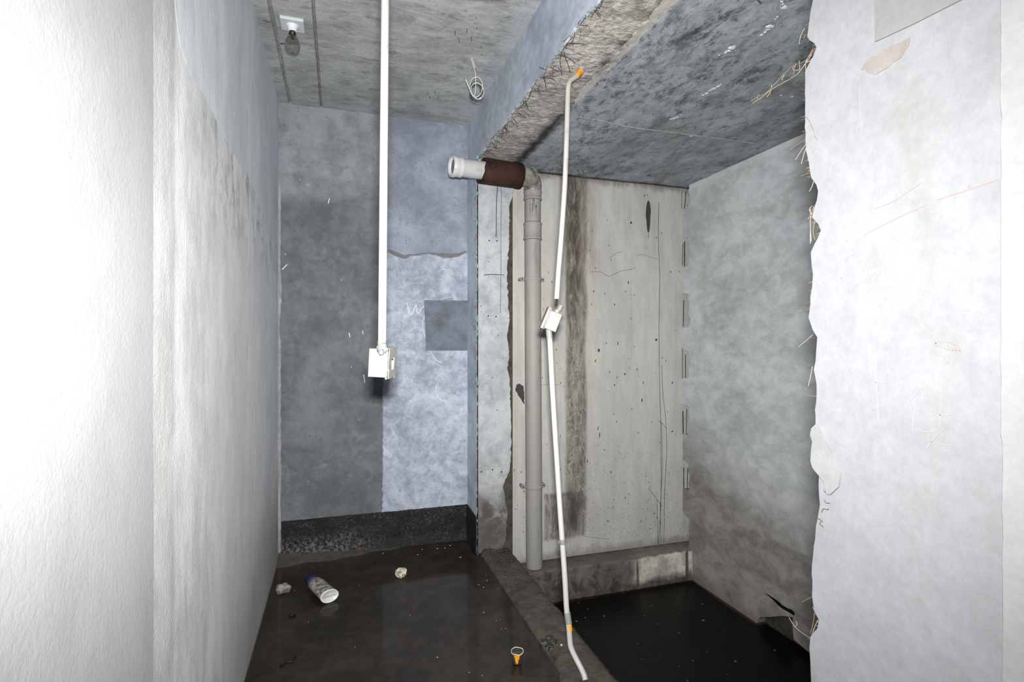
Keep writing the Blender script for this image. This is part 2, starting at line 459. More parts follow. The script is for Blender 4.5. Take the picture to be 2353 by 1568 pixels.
def o_floor(g, c):
    a = g.ramp(g.noise(8, 6, .72, .6), .48, .66)
    c = g.mix(g.mul(a, .5), c, S(74,62,54))
    b = g.ramp(g.noise(3, 5, .7, .8, (1,1,1), (4,4,4)), .5, .7)
    return g.mix(g.mul(b, .6), c, S(28,27,27))
M_floor = concrete('floor_wet_concrete', S(38,36,34), S(60,56,52), 2.2, over=o_floor, bstr=.4, bscale=20, rough=.55, spec=.4)
M_floor2 = concrete('alcove_floor_silt', S(26,24,23), S(42,39,36), 2.5, bstr=.4, bscale=20, rough=.6)
def o_kerb(g, c):
    a = g.ramp(g.noise(12, 8, .75, .5), .48, .66)
    return g.mix(g.mul(a, .6), c, S(58,48,42))
M_kerb = concrete('kerb_rubble', S(80,71,64), S(112,103,94), 3.0, over=o_kerb, bstr=.8, bscale=26, bdist=.012, rough=.6, spec=.4)
def o_ledge(g, c):
    patch = g.mul(g.ramp(g.add(g.x, g.wob(5, .12, 6, (1,1,.8))), 1.72, 1.84), g.ramp(g.add(g.z, g.wob(9, .06, 6)), -.33, -.27))
    drip = g.ramp(g.noise(9, 3, .5, .3, (1,1,.06), (1,0,0)), .60, .64)
    patch = g.mul(patch, g.inv(drip))
    c = g.mix(g.mul(patch, .9), c, g.mix(g.ramp(g.noise(16, 7, .7), .35, .65), S(150,146,138), S(196,192,184)))
    dk = g.mul(g.ramp(g.noise(7, 6, .7, .5, (1,1,.8), (2,6,1)), .5, .64), g.inv(g.ramp(g.x, 1.6, 1.75)))
    c = g.mix(g.mul(dk, .7), c, S(30,28,27))
    top = g.ramp(g.add(g.z, g.wob(14, .02, 5)), -.165, -.15)
    return g.mix(g.mul(top, .85), c, S(84,80,75))
M_ledge = concrete('ledge_concrete', S(58,54,50), S(96,91,85), 4.0, over=o_ledge, bstr=.5, bscale=30, rough=.7)
def o_bit(g, c):
    sp = g.mul(g.ramp(g.noise(95, 4, .75, .3), .53, .64), g.ramp(g.noise(8, 5, .72, .4), .38, .58))
    c = g.mix(g.mul(sp, .85), c, S(128,126,130))
    ln = g.ramp(g.noise(30, 5, .75, .8, (.5,1,1.3), (3,0,2)), .56, .68)
    c = g.mix(g.mul(ln, .5), c, S(96,94,97))
    lf = g.mul(g.inv(g.ramp(g.add(g.x, g.wob(6, .2)), -.05, .35)), g.inv(g.ramp(g.add(g.z, g.wob(10, .06)), .05, .15)))
    sp2 = g.ramp(g.noise(70, 5, .75), .46, .58)
    c = g.mix(g.mul(g.mul(lf, sp2), .85), c, S(158,156,154))
    return c
M_bit = concrete('bitumen_coat', S(26,25,29), S(50,48,52), 5, over=o_bit, bstr=.5, bscale=60, rough=.7, spec=.3)
M_mortar = concrete('mortar_ridge', S(150,150,150), S(190,192,194), 9, bstr=.5)
M_efflo = concrete('efflorescence', S(200,206,212), S(232,236,240), 20, bstr=.4)
M_corner = concrete('corner_plaster', S(150,152,152), S(186,188,188), 5, bstr=.4)

def plain(name, col, rough=.5, spec=.4, grime=None, gs=20, ga=.5, metal=0, lo=.5, hi=.7, st=(1,1,1), bstr=0):
    g = G(name); k = GAIN.get(name, 1.0); col = tuple(v*k for v in col[:3]) + (1,); c = col
    if grime: grime = tuple(v*k for v in grime[:3]) + (1,)
    if grime: c = g.mix(g.mul(g.ramp(g.noise(gs, 6, .7, .3, st), lo, hi), ga), col, grime)
    else: c = g.scale_col(g.mix(0, col, col), g.add(.96, g.mul(g.noise(30, 3), .08)))
    return g.finish(c, rough, g.noise(gs*3, 4) if bstr else None, bstr, .002, spec, metal)
M_pvc = plain('conduit_white', S(214,212,206), .45, .4, S(150,128,112), 26, .45, lo=.52, hi=.72, st=(1,1,.4))
M_pvc2 = plain('conduit_spotted', S(222,222,218), .45, .4, S(60,56,52), 60, .8, lo=.68, hi=.72, st=(1,1,.6))
M_boxp = plain('box_plastic', S(218,219,216), .5, .4, S(150,148,144), 40, .3, lo=.62, hi=.7)
M_lid = plain('lid_plastic', S(214,211,196), .5, .4, S(150,148,144), 40, .3, lo=.6, hi=.7)
M_seal = plain('sealant_grey', S(150,150,152), .8, .2, S(110,110,110), 60, .6, bstr=.4)
M_drain = plain('drain_pipe_grey', S(176,174,168), .55, .25, S(110,104,98), 14, .5, lo=.5, hi=.75, st=(1.5,1.5,.3))
M_drainw = plain('drain_pipe_white', S(222,224,224), .35, .5, S(160,156,150), 9, .5, lo=.55, hi=.75)
M_wrap = plain('wrapped_elbow', S(140,136,129), .22, .6, S(78,74,68), 22, .8, lo=.44, hi=.62, st=(1,1,1), bstr=.4)
M_grime = plain('drain_grime', S(58,56,52), .4, .4, S(90,88,84), 40, .5)
M_rust = plain('rusty_steel', S(74,46,37), .75, .25, S(40,27,24), 16, .9, lo=.4, hi=.65, bstr=.6)
M_rustscr = plain('rusty_screw', S(62,40,30), .6, .3, S(30,22,18), 60, .7)
M_wire = plain('wire_dark', S(58,52,48), .6, .3)
M_straw = plain('reed_straw', S(150,130,108), .7, .25, S(110,84,66), 40, .7)
M_strawp = plain('reed_pale', S(176,164,146), .7, .25, S(140,118,98), 40, .5)
M_chalk = plain('chalk_white', S(226,228,232), .95, .05)
M_chalkn = plain('chalk_white_near', S(160,161,163), .95, .05)
M_chalkr = plain('chalk_red', S(150,126,126), .95, .05)
M_black = plain('crack_black', S(16,15,14), .9, .1)
M_mark = plain('slot_dark', S(62,60,59), .8, .2, S(40,38,38), 30, .6)
M_line = plain('pencil_dark', S(66,63,60), .9, .1)
M_crackp = plain('crack_thin', S(118,114,108), .9, .1)
M_orange = plain('foam_orange', S(206,134,40), .8, .2, S(140,84,30), 60, .7, bstr=.5)
M_tape = plain('tape_orange', S(236,150,36), .5, .3)
M_plate = plain('lamp_plate', S(198,208,210), .35, .5)
M_holder = plain('lamp_holder', S(226,228,230), .3, .5)
M_bcap = plain('bulb_cap', S(84,74,64), .4, .5, S(40,36,32), 60, .6, metal=.6)
M_cable = plain('cable_white', S(214,214,204), .4, .4)
M_coilshadow = plain('coil_shadow_navy', S(40,46,66), .5, .4)
M_cup = plain('plastic_dirty', S(150,146,140), .5, .4, S(92,82,76), 40, .8, lo=.45, hi=.6)
M_bottle = plain('bottle_label', S(176,170,160), .45, .4, S(92,88,84), 50, .9, lo=.45, hi=.55, st=(1,1,1))
M_bottlew = plain('bottle_base', S(214,218,212), .4, .4)
M_blue = plain('cap_navy', S(26,28,78), .5, .4)
M_stone = plain('pale_stone', S(204,198,180), .6, .3, S(110,96,64), 60, .9, lo=.45, hi=.6, bstr=.6)
M_tin = plain('tin_dark', S(56,53,50), .35, .5, S(30,28,26), 40, .7)
M_tinr = plain('tin_rim', S(206,202,190), .4, .5, S(120,112,96), 60, .6)
M_rubble = plain('pale_pebble', S(190,180,158), .7, .2)
M_stick = plain('stick_black', S(22,20,20), .5, .4)

def water(name, tint, rough=.03, bs=9, b=.02, k=1.0):
    g = G(name); n = g.n
    tr = n.new('ShaderNodeBsdfTransparent'); tr.inputs[0].default_value = tint
    gl = n.new('ShaderNodeBsdfGlossy'); gl.inputs['Roughness'].default_value = rough
    gl.inputs['Color'].default_value = (1,1,1,1)
    fr = n.new('ShaderNodeFresnel'); fr.inputs[0].default_value = 1.33
    bp = n.new('ShaderNodeBump'); bp.inputs['Strength'].default_value = b; bp.inputs['Distance'].default_value = .01
    g.l.new(g.noise(bs, 3, .5), bp.inputs['Height'])
    g.l.new(bp.outputs[0], gl.inputs['Normal']); g.l.new(bp.outputs[0], fr.inputs['Normal'])
    mx = n.new('ShaderNodeMixShader'); g.l.new(g.mul(fr.outputs[0], k), mx.inputs[0])
    g.l.new(tr.outputs[0], mx.inputs[1]); g.l.new(gl.outputs[0], mx.inputs[2])
    g.l.new(mx.outputs[0], g.out.inputs['Surface'])
    return g.m
M_water = water('water_shallow', (.82,.79,.74,1), .08, 6, .02, .5)     # dusty, slightly matt film
M_water2 = water('water_alcove', (.55,.52,.48,1), .30, 14, .05, .5)      # silted over
M_film = water('clear_film', (.8,.8,.78,1), .08, 60, .6)
def glass():
    g = G('bulb_glass'); n = g.n
    tr = n.new('ShaderNodeBsdfTransparent'); tr.inputs[0].default_value = (.86,.86,.83,1)
    gl = n.new('ShaderNodeBsdfGlossy'); gl.inputs['Roughness'].default_value = .05
    lw = n.new('ShaderNodeLayerWeight'); lw.inputs[0].default_value = .25
    mx = n.new('ShaderNodeMixShader')
    g.l.new(g.m_('MULTIPLY', lw.outputs['Fresnel'], .5), mx.inputs[0])
    g.l.new(tr.outputs[0], mx.inputs[1]); g.l.new(gl.outputs[0], mx.inputs[2])
    g.l.new(mx.outputs[0], g.out.inputs['Surface'])
    return g.m
M_glass = glass()

# ------------------------------------------------------------------ structure
V = Vector
# --- floors
def fl_fn(u, v):
    x = XL - .05 + u * (XP + .06 - XL + .05); y = YN + v * (YB + .05 - YN)
    z = -.014 + .010 * mnoise.noise(V((x*3, y*3, .3))) + .006 * mnoise.noise(V((x*9, y*9, 2)))
    # mortar left lying along the foot of the end wall
    z += .05 * max(0, (y - 3.02) / .2) ** 2 * (1.0 - .75 * min(1, max(0, (x - XL) / .75)))
    return V((x, y, z))
floor = struct(MB().grid(fl_fn, 60, 220).build('floor', M_floor, recalc=False))
def fl2_fn(u, v):
    x = XP2 - .08 + u * (XR + .2 - XP2 + .08); y = YN + v * (YP + .05 - YN)
    return V((x, y, ZF2 - .012 + .008 * mnoise.noise(V((x*3, y*3, 1.3)))))
struct(MB().grid(fl2_fn, 40, 120).build('floor_alcove', M_floor2, recalc=False))
# --- kerb: stub of the demolished partition between the two floors
def kerb_out():
    mb = MB(); n = 320
    rows = []
    for i in range(n + 1):
        y = YN + (YC + .08 - YN) * i / n
        jl = .010 * mnoise.noise(V((0, y*9, 1))) + .006 * mnoise.noise(V((0, y*31, 4)))
        jr = .008 * mnoise.noise(V((3, y*11, 1))) + .005 * mnoise.noise(V((3, y*37, 4)))
        wide = .07 * max(0, 1 - abs((y - 1.72) / .30)) if y < 2.05 else 0.0
        xl = .770 - wide * .4 + jl
        if y < 1.98 and y > 1.80: xl += .022
        xr = XP2 - .004 + jr
        row = [V((xl - .008, y, -.03)), V((xl, y, -.002))]
        for k in range(1, 8):
            u = k / 8
            row.append(V((xl + (xr - xl) * u, y, .010 + .007 * mnoise.noise(V((u*4, y*14, 6))) + .004 * mnoise.noise(V((u*11, y*40, 9))) + .012 * max(0, (y - 2.6) / .4) * (1 - u))))
        row += [V((xr, y, .004)), V((xr + .004, y, -.03)), V((xr + .006, y, -.40))]
        rows.append(row)
    w = len(rows[0])
    mb.add([p for r in rows for p in r], [(i*w+k, i*w+k+1, (i+1)*w+k+1, (i+1)*w+k) for i in range(n) for k in range(w-1)], True)
    return mb
kerb = kerb_out().build('floor_kerb', M_kerb); struct(kerb)
# --- passage side wall
wl = MB()
wl.slab([V((XL, YN, -.1)), V((XL, 1.27, -.1)), V((XL, YB + .05, -.1)), V((XL, YB + .05, ZC + .02)), V((XL, YN, ZC + .02))], V((-.12, 0, 0)))
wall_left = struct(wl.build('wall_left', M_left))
# thicker first coat in front of the band
o = [V((XL + .003, YN, -.05))] + [V((XL + .003, 1.125 + .006*mnoise.noise(V((0, z*3, 1))) + .002*mnoise.noise(V((0, z*25, 1))), z)) for z in [(-.05 + .02*i) for i in range(131)]] + [V((XL + .003, YN, ZC))]
MB().slab(o, V((-.008, 0, 0))).build('plaster_coat', M_leftn, wall_left)
px = [(398,-40),(405,40),(415,110),(430,150),(450,190),(470,222),(492,262),(510,300),(528,338),(545,368),(562,392),(575,412),(584,436),(594,470),(603,506),(611,536),(620,552)]
o = [onX(a, b, XL + .0002) for a, b in px]
o += [onX(634, 560, XL + .0002), V((XL + .0002, YB, 1.75)), V((XL + .0002, YB, ZC)), V((XL + .0002, o[0].y, ZC))]
MB().slab(ragged(o, .03, .003, 5, keep=(len(px), len(px)+1, len(px)+2, len(px)+3)), V((-.002, 0, 0))).build('plaster_patch', M_left2, wall_left)
# --- end wall of the passage
wb = MB().slab([V((XL - .05, YB, -.1)), V((XP + .05, YB, -.1)), V((XP + .05, YB, ZC + .02)), V((XL - .05, YB, ZC + .02))], V((0, .12, 0)))
wall_back = struct(wb.build('wall_back', M_back))
Yp = YB - .005
topz = [(884, 590), (893, 580), (905, 588), (930, 596), (955, 588), (985, 584), (1010, 590), (1035, 594), (1055, 590), (1073, 580)]
o = [V((.238, Yp, .20))] + [V((XP, Yp, .20))] + [onY(a, b, Yp) for a, b in reversed(topz)]
o[2].x = XP
MB().slab(ragged(o, .018, .003, 3, keep=(0, 1)), V((0, .006, 0))).build('plaster_patch', M_patch, wall_back)
# dark trowelled lip above the patch
lip = [onY(a, b - 1, Yp + .002) for a, b in topz[1:]] + [onY(a, b - 7 - 4*math.sin(i*1.3), Yp + .002) for i, (a, b) in reversed(list(enumerate(topz[1:])))]
MB().slab(ragged(lip, .02, .002, 8), V((0, .004, 0))).build('mortar_lip', M_seal, wall_back)
Yq = YB - .007
a, b, c, d = onY(975, 690, Yq), onY(1074, 691, Yq), onY(1076, 806, Yq), onY(979, 806, Yq)
b.x = c.x = XP
MB().slab([a, b, c, d], V((0, .004, 0))).build('plaster_square', M_square, wall_back)
# ragged plaster bead in the corner
o = [V((XL, YB - .006, .02))] + [V((XL + .014 + .008*mnoise.noise(V((1, z*5, 0))) + .005*mnoise.noise(V((1, z*40, 0))), YB - .006, z)) for z in [.02 + .02*i for i in range(104)]] + [V((XL, YB - .006, 2.1))]
MB().slab(o, V((0, .008, 0))).build('corner_plaster', M_corner, wall_back)
def ribbon(pts, w, plane, nrm, mat, name, parent, wobble=0.0, k=5, thick=.0008):
    """a drawn line: thin raised ribbon on a wall"""
    p = smoothpath(pts, k) if len(pts) > 2 else [pts[0].lerp(pts[1], i/8) for i in range(9)]
    L, R = [], []
    for i, q in enumerate(p):
        t = (p[min(i+1, len(p)-1)] - p[max(i-1, 0)]).normalized()
        s_ = nrm.cross(t)
        ww = w * (1 + .4*mnoise.noise(q*60)) * .5
        if wobble: q = q + s_ * wobble * mnoise.noise(q*35)
        L.append(q + s_*ww); R.append(q - s_*ww)
    mb = MB(); n = len(p)
    mb.add([v + nrm*thick for v in L] + [v + nrm*thick for v in R] + L + R,
           [(i, i+1, n+i+1, n+i) for i in range(n-1)] + [(2*n+i, 2*n+i+1, i+1, i) for i in range(n-1)] + [(n+i, n+i+1, 3*n+i+1, 3*n+i) for i in range(n-1)])
    return mb.build(name, mat, parent)
nB = V((0, -1, 0))
def rb(pxs, Y, w, mat, name, parent, wob=0.0): return ribbon([onY(a, b, Y) for a, b in pxs], w, None, nB, mat, name, parent, wob)
# chalk letter W, and the chalk circle the square was cut into
rb([(935,697),(938,710),(942,722),(946,723),(951,712),(956,700)], Yp - .0005, .0028, M_chalk, 'chalk_letter', wall_back)
rb([(956,700),(957,712),(960,721),(964,718),(968,710),(974,704)], Yp - .0005, .0028, M_chalk, 'chalk_letter', wall_back)
for arc in ([(975,726),(971,742),(972,760),(976,775)], [(1012,689),(1022,685),(1036,683)], [(988,807),(998,822),(1006,830),(1017,835)], [(1006,880),(1002,890),(1003,905),(1012,918),(1028,924)]):
    rb(arc, Yp - .0005, .002, M_chalk, 'chalk_mark', wall_back)
for q in ([(802,765),(804,775)], [(836,862),(838,880)], [(833,760),(834,768)], [(648,620),(660,608)], [(754,468),(757,456)]):
    rb(q, YB - .0002, .004, M_chalk, 'scratch', wall_back)
# --- bitumen skirting
o = []
bb = MB()
def bit(u, v):
    x = XL + .016 + u * (XP - XL - .016)
    top = .213 + .003*mnoise.noise(V((x*14, 0, 3))) + .002*mnoise.noise(V((x*60, 0, 3)))
    z = -.03 + v * (top + .03)
    b = .003*mnoise.noise(V((x*16, z*16, 1))) + .0012*mnoise.noise(V((x*60, z*60, 4))) + .012*max(0, .06 - z)/.06
    return V((x, YB - .010 - b*(1 if v < 1 else .3), z))
bb.grid(bit, 150, 34, True)
def bit_top(u, v):
    p = bit(u, 1.0); return V((p.x, p.y + v*(YB - p.y), p.z))
bb.grid(bit_top, 150, 1, False)
struct(bb.build('baseboard_back', M_bit))
bs = MB().slab([V((XP - .012, YB, -.03)), V((XP - .012, YC + .004, -.03)), V((XP - .012, YC + .002, .205)), V((XP - .012, YB - .1, .211)), V((XP - .012, YB, .213))], V((.014, 0, 0)))
struct(bs.build('baseboard_column', M_bit))
# --- ceiling of the passage with two board joints
def ceil_mb():
    mb = MB()
    xs = [XL - .1, -.272, -.268, -.258, -.254, -.106, -.103, -.096, -.093, XP + .03]
    zs = [ZC, ZC, ZC + .010, ZC + .010, ZC - .002, ZC - .002, ZC + .009, ZC + .009, ZC + .001, ZC + .001]
    vs_ = []
    ny = 60
    for j in range(ny + 1):
        y = YN + (YB + .05 - YN) * j / ny
        for i, x in enumerate(xs):
            vs_.append(V((x + .003*mnoise.noise(V((i//4, y*6, 0))), y, zs[i])))
    w = len(xs)
    mb.add(vs_, [(j*w+i, j*w+i+1, (j+1)*w+i+1, (j+1)*w+i) for j in range(ny) for i in range(w-1)])
    return mb
ceiling = struct(ceil_mb().build('ceiling', M_ceil))
for (a, b, r) in ((1065, 78, .040), (995, 216, .031)):      # round box imprints with nail ends
    c0 = onZ(a, b, ZC - .001)
    mb = MB()
    ring = [c0 + V((math.cos(w)*r*(1 + .06*math.sin(3*w + a)), math.sin(w)*r*(1 + .06*math.sin(3*w + a)), .001)) for w in [2*math.pi*i/16 for i in range(17)]]
    mb.tube(ring, [.0010 + .0008*abs(mnoise.noise(q*90)) for q in ring], 6)
    im = mb.build('box_imprint', M_mortar, ceiling)
    disc = MB().slab([c0 + V((math.cos(w)*r*.93, math.sin(w)*r*.93, 0)) for w in [2*math.pi*i/16 for i in range(16)]], V((0, 0, .003)))
    disc.build('imprint_disc', M_ceil, ceiling)
    for w in (.3, 1.9, 3.4, 4.9):
        p = c0 + V((math.cos(w)*r, math.sin(w)*r, 0))
        MB().tube([p + V((0, 0, .002)), p + V((random.uniform(-.004,.004), random.uniform(-.004,.004), -.016))], .0013, 6).build('nail', M_wire, ceiling)
p = onZ(604, 46, ZC)
MB().tube([p, p + V((.028, .004, -.003))], .0014, 6).build('nail', M_wire, ceiling)
# --- beam: core, plaster skin on the passage side
bm_ = MB()
def beam_bottom(u, v):
    x = XP + .006 + u * (.992 - XP - .006); y = YN + v * (YB - YN + .02)
    return V((x, y, ZB + .004*mnoise.noise(V((x*12, y*12, 0))) + .003*mnoise.noise(V((x*45, y*45, 3)))))
bm_.grid(beam_bottom, 26, 420, False)
bm_.box((XP + .006, YN, ZB + .012), (.992, YB + .02, ZC + .02))
beam = struct(bm_.build('trim_1', M_beam), 'plastered concrete ceiling beam')
sk = [V((XP, YN, ZC)), V((XP, YN, ZB + .004))]
y = YN
while y < YB - .01:
    y += .018
    sk.append(V((XP, min(y, YB), ZB + .006 + .012*mnoise.noise(V((0, y*7, 2))) + .007*mnoise.noise(V((0, y*33, 5))))))
sk += [V((XP, YB, ZC))]
MB().slab(sk, V((.012, 0, 0))).build('plaster_skin', M_beamskin, beam)
st_o = [V((.940, 1.25, ZB - .006)), V((.990, 1.25, ZB - .006)), V((.990, 2.16, ZB - .006)), V((.972, 2.13, ZB - .006)), V((.955, 1.98, ZB - .006)), V((.962, 1.80, ZB - .006)), V((.958, 1.60, ZB - .006)), V((.948, 1.42, ZB - .006))]
MB().slab(ragged(st_o, .018, .003, 12), V((0, 0, .012))).build('mortar_strip', M_strip, beam)
# frayed lath wire along the broken lower edge of the skin
mb = MB()
rnd = random.Random(4)
for i in range(120):
    y = 1.05 + 1.95 * (i + rnd.random()) / 120
    p = V((XP + rnd.uniform(-.002, .02), y, ZB + rnd.uniform(-.004, .008)))
    k = rnd.uniform(.012, .034) * (1.4 if rnd.random() < .25 else 1)
    d1 = V((rnd.uniform(-.3, .9), rnd.uniform(-1, 1), rnd.uniform(-.45, .05))).normalized() * k
    d2 = d1 * .6 + V((rnd.uniform(-1, 1), rnd.uniform(-1, 1), rnd.uniform(-.6, .2))) * k * .6
    mb.tube(smoothpath([p, p + d1*.5 + V((0,0,-.002)), p + d1 + d2*.4, p + d1 + d2], 2), .0009, 4)
fr = mb.build('lath_wire', M_wire, beam); fr['kind'] = 'stuff'
for i, pts in enumerate(([(1296,118),(1300,135),(1306,150),(1311,168)], [(1283,156),(1290,165),(1291,172)], [(1290,120),(1287,140),(1290,160)], [(1233,202),(1239,208),(1241,216)],
             [(1207,233),(1211,243),(1213,252)], [(1177,268),(1182,276),(1188,284)], [(1157,292),(1163,300),(1164,310)], [(1252,180),(1253,190),(1254,200)], [(1265,154),(1273,160),(1285,164)])):
    q = [onZ(a, b, ZB - .006 - .004*(j % 2)) for j, (a, b) in enumerate(pts)]
    MB().tube(smoothpath(q, 3), .0013, 5).build('lath_wire', M_wire, beam)
# --- column
col = MB().box((XP, YC + .008, -.2), (.968, YB + .02, ZB + .02))
column = struct(col.build('wall_column', M_dark_gap), 'plastered column under the beam')
MB().slab([V((XP - .004, YC, -.02)), V((XP - .004, YB, -.02)), V((XP - .004, YB, ZB + .02)), V((XP - .004, YC, ZB + .02))], V((.006, 0, 0))).build('plaster_skin', M_beamskin, column)
edge = [(1150,1270),(1162,1240),(1166,1180),(1160,1140),(1155,1120),(1170,1085),(1175,1040),(1174,960),(1172,900),(1171,870),(1166,850),(1170,820),(1168,790),(1165,770),(1170,740),(1168,700),(1165,640),(1166,600),(1170,560),(1170,500),(1171,470),(1180,440),(1184,410),(1190,380)]
o = [V((XP - .004, YC, 0.0))] + [onY(a, b, YC) for a, b in edge] + [V((.98, YC, ZB)), V((XP - .004, YC, ZB))]
MB().slab(ragged(o, .015, .0022, 6, keep=(len(edge), len(edge)+1)), V((0, .012, 0))).build('plaster_front', M_col, column)
for q in ([(1143,428),(1141,470),(1140,545)], [(1112,633),(1125,631),(1158,632)]):
    rb(q, YC - .0003, .004, M_mark, 'dark_mark', column)
rb([(1152,428),(1151,520),(1151,620),(1150,720)], YC - .0003, .0035, M_seal, 'dark_mark', column)
for a, b in ((1124,553),(1142,554),(1122,726),(1140,728),(1106,1085),(1132,1080),(1153,1085)):
    MB().blob(onY(a, b, YC - .001), .0045, a, .3, 1, (1,.4,1)).build('nail_hole', M_black, column)
mb = MB(); rnd = random.Random(9)
for i in range(40):
    z = rnd.uniform(.9, 2.2)
    p = V((XP - .005, YC + rnd.uniform(0, .03), z)); k = rnd.uniform(.01, .024)
    d1 = V((-rnd.uniform(.2, .8), rnd.uniform(-1, .4), rnd.uniform(-1, 1))).normalized()*k
    mb.tube(smoothpath([p, p + d1*.5, p + d1 + V((0, rnd.uniform(-.5,.5), rnd.uniform(-.5,.5)))*k*.6], 2), .0008, 4)
o_ = mb.build('lath_wire', M_wire, column); o_['kind'] = 'stuff'
# --- panel at the back of the alcove
pn = MB().slab([V((.985, YP, -.13)), V((2.42, YP, -.13)), V((2.42, YP, 2.256)), V((.99, YP, 2.256))], V((0, .12, 0)))
panel = struct(pn.build('wall_alcove_back', M_panel))
struct(MB().box((.95, YP + .03, -.3), (1.0, YP + .14, ZB)).build('wall_alcove_reveal', M_dark_gap))
sl = [onY(1490 + 6*math.cos(w)*(1 if math.sin(w) > 0 else .75), 498 - 37*math.sin(w), YP - .001) for w in [2*math.pi*i/22 for i in range(22)]]
MB().slab(sl, V((0, .003, 0))).build('slot_mark', M_mark, panel)
rb([(1490,533),(1490,548)], YP - .0004, .003, M_mark, 'slot_mark', panel)
sp_ = [(1187,884),(1194,882),(1203,888),(1205,930),(1198,920),(1190,908),(1184,895)]
MB().slab(ragged([onY(a, b, YP - .001) for a, b in sp_], .012, .002, 2), V((0, .003, 0))).build('dark_mark', M_mark, panel)
for pts, w in (([(1514,465),(1513,560),(1516,640),(1514,780),(1516,900),(1518,970),(1519,1080),(1518,1170),(1513,1250)], .0028),
               ([(1521,840),(1523,900),(1530,970),(1532,1040),(1528,1110),(1526,1185)], .0026), ([(1520,972),(1522,1060),(1519,1130),(1517,1180),(1519,1245)], .0022),
               ([(1512,966),(1522,974),(1531,985)], .0026), ([(1490,1122),(1508,1146),(1522,1165)], .0026), ([(1510,1148),(1511,1200),(1512,1252)], .0022), ([(1528,1180),(1526,1215),(1525,1248)], .002)):
    rb(pts, YP - .0003, w, M_line, 'dark_line', panel, .0015)
for pts, w in (([(1355,626),(1372,624),(1385,628),(1398,635),(1412,630),(1430,622),(1448,620),(1460,614)], .003), ([(1400,592),(1415,584),(1430,578)], .002),
               ([(1462,588),(1478,585),(1490,590),(1512,596)], .002), ([(1240,886),(1270,884),(1300,888)], .002), ([(1330,1215),(1345,1232),(1400,1240)], .002)):
    rb(pts, YP - .0003, w, M_crackp, 'crack', panel, .004)
marks = [(1376,806,5,7),(1436,860,3,6),(1508,781,5,5),(1444,650,3,6),(1412,700,2,6),(1475,920,3,8),(1478,880,2,7),(1545,880,3,6),(1545,992,4,4),(1378,1000,2,12),(1374,985,2,7),(1368,830,2,7),(1420,790,2,9),
         (1450,512,5,5),(1530,830,2,3),(1404,1085,2,6),(1397,1198,4,3),(1437,1145,2,5),(1481,450,2,6),(1390,675,1.5,5),(1412,885,3,4),(1464,850,2,6),(1364,670,3,4),(1350,1060,2,6),(1355,575,2,3),(1541,625,2,6)]
for a, b, w, h in marks:
    MB().blob(onY(a, b, YP), .0012*w*1.4, a, .5, 1, (1, .12, h/w)).build('dark_mark', M_mark, panel)
# --- ledge under the panel
lg = MB()
def ledge(u, v):
    x = XP2 + u * (XR + .12 - XP2)
    prof = [(2.975, -.40), (2.975, -.30), (2.976, -.22), (2.977, -.165), (2.982, -.150), (3.01, -.142), (3.05, -.138), (3.10, -.135)]
    i = round(v * 7); y, z = prof[i]
    n1 = mnoise.noise(V((x*8, i*.7, 2)))*.006 + mnoise.noise(V((x*28, i*1.9, 7)))*.004
    return V((x, y + (n1 if i < 6 else 0), z + n1*(.9 if i > 2 else .2)))
lg.grid(ledge, 120, 7, False)
struct(lg.build('floor_ledge', M_ledge))
# --- alcove ceiling
def c2(u, v):
    x = .986 + u * (XR + .15 - .986); y = YN + v * (YP + .06 - YN)
    return V((x, y, ZB - .013 + .002*mnoise.noise(V((x*5, y*5, 4)))))
mbc = MB().grid(c2, 40, 90)
mbc.add([V((.986, YN, ZB - .013)), V((.986, YP + .06, ZB - .013)), V((.986, YP + .06, ZB + .02)), V((.986, YN, ZB + .02))], [(0, 1, 2, 3)])
ceil2 = struct(mbc.build('ceiling_alcove', M_ceil2))
zc2 = ZB - .014
for pts, r in (([(1312,266),(1380,277),(1430,289),(1478,296),(1530,302),(1600,312),(1680,322),(1745,331)], .0042), ([(1522,303),(1500,320),(1478,336),(1455,348)], .0032),
               ([(1448,360),(1470,383),(1440,398)], .0028), ([(1408,374),(1440,377),(1468,383)], .0025), ([(1482,372),(1470,381)], .003)):
    q = smoothpath([onZ(a, b, zc2 + .001) for a, b in pts], 8)
    q = [p + V((.002*mnoise.noise(p*40), .002*mnoise.noise(p*43), 0)) for p in q]
    MB().tube(q, [r*(.7 + .6*abs(mnoise.noise(p*30))) for p in q], 6).build('mortar_ridge', M_mortar, ceil2)
def drip_group(pts, seed):
    r_ = random.Random(seed)
    for (a, b, s_) in pts:
        p = onZ(a + r_.uniform(-2, 2), b + r_.uniform(-1.5, 1.5), zc2)
        MB().blob(p, s_*.0012*r_.uniform(.6, 1.2), a, .9, 2, (r_.uniform(1.1, 2), r_.uniform(1.0, 1.8), .4), 1.3).build('salt_deposit', M_efflo, ceil2)
drip_group([(1752,80,4),(1758,74,5),(1763,68,6),(1768,64,6),(1772,60,5),(1782,46,3),(1788,40,4),(1655,126,3),(1665,121,5),(1674,116,6),(1682,111,6),(1686,108,4),(1616,219,4),(1624,215,5),(1632,210,6),(1638,206,9),(1650,199,5),(1654,195,4),
            (1541,275,4),(1548,272,7),(1556,269,6),(1564,265,4),(1799,10,5),(1802,18,5),(1797,3,4),(1822,222,5),(1796,221,5),(1588,312,6)], 1)
for (a, b, c_, d_) in ((1326,390,1331,397),(1337,389,1342,397),(1736,-4,1748,5),(1741,1,1749,7),(1488,404,1496,401),(1486,402,1498,406)):
    MB().tube([onZ(a, b, zc2 + .001), onZ(c_, d_, zc2 - .012)], .0018, 5).build('nail', M_wire, ceil2)
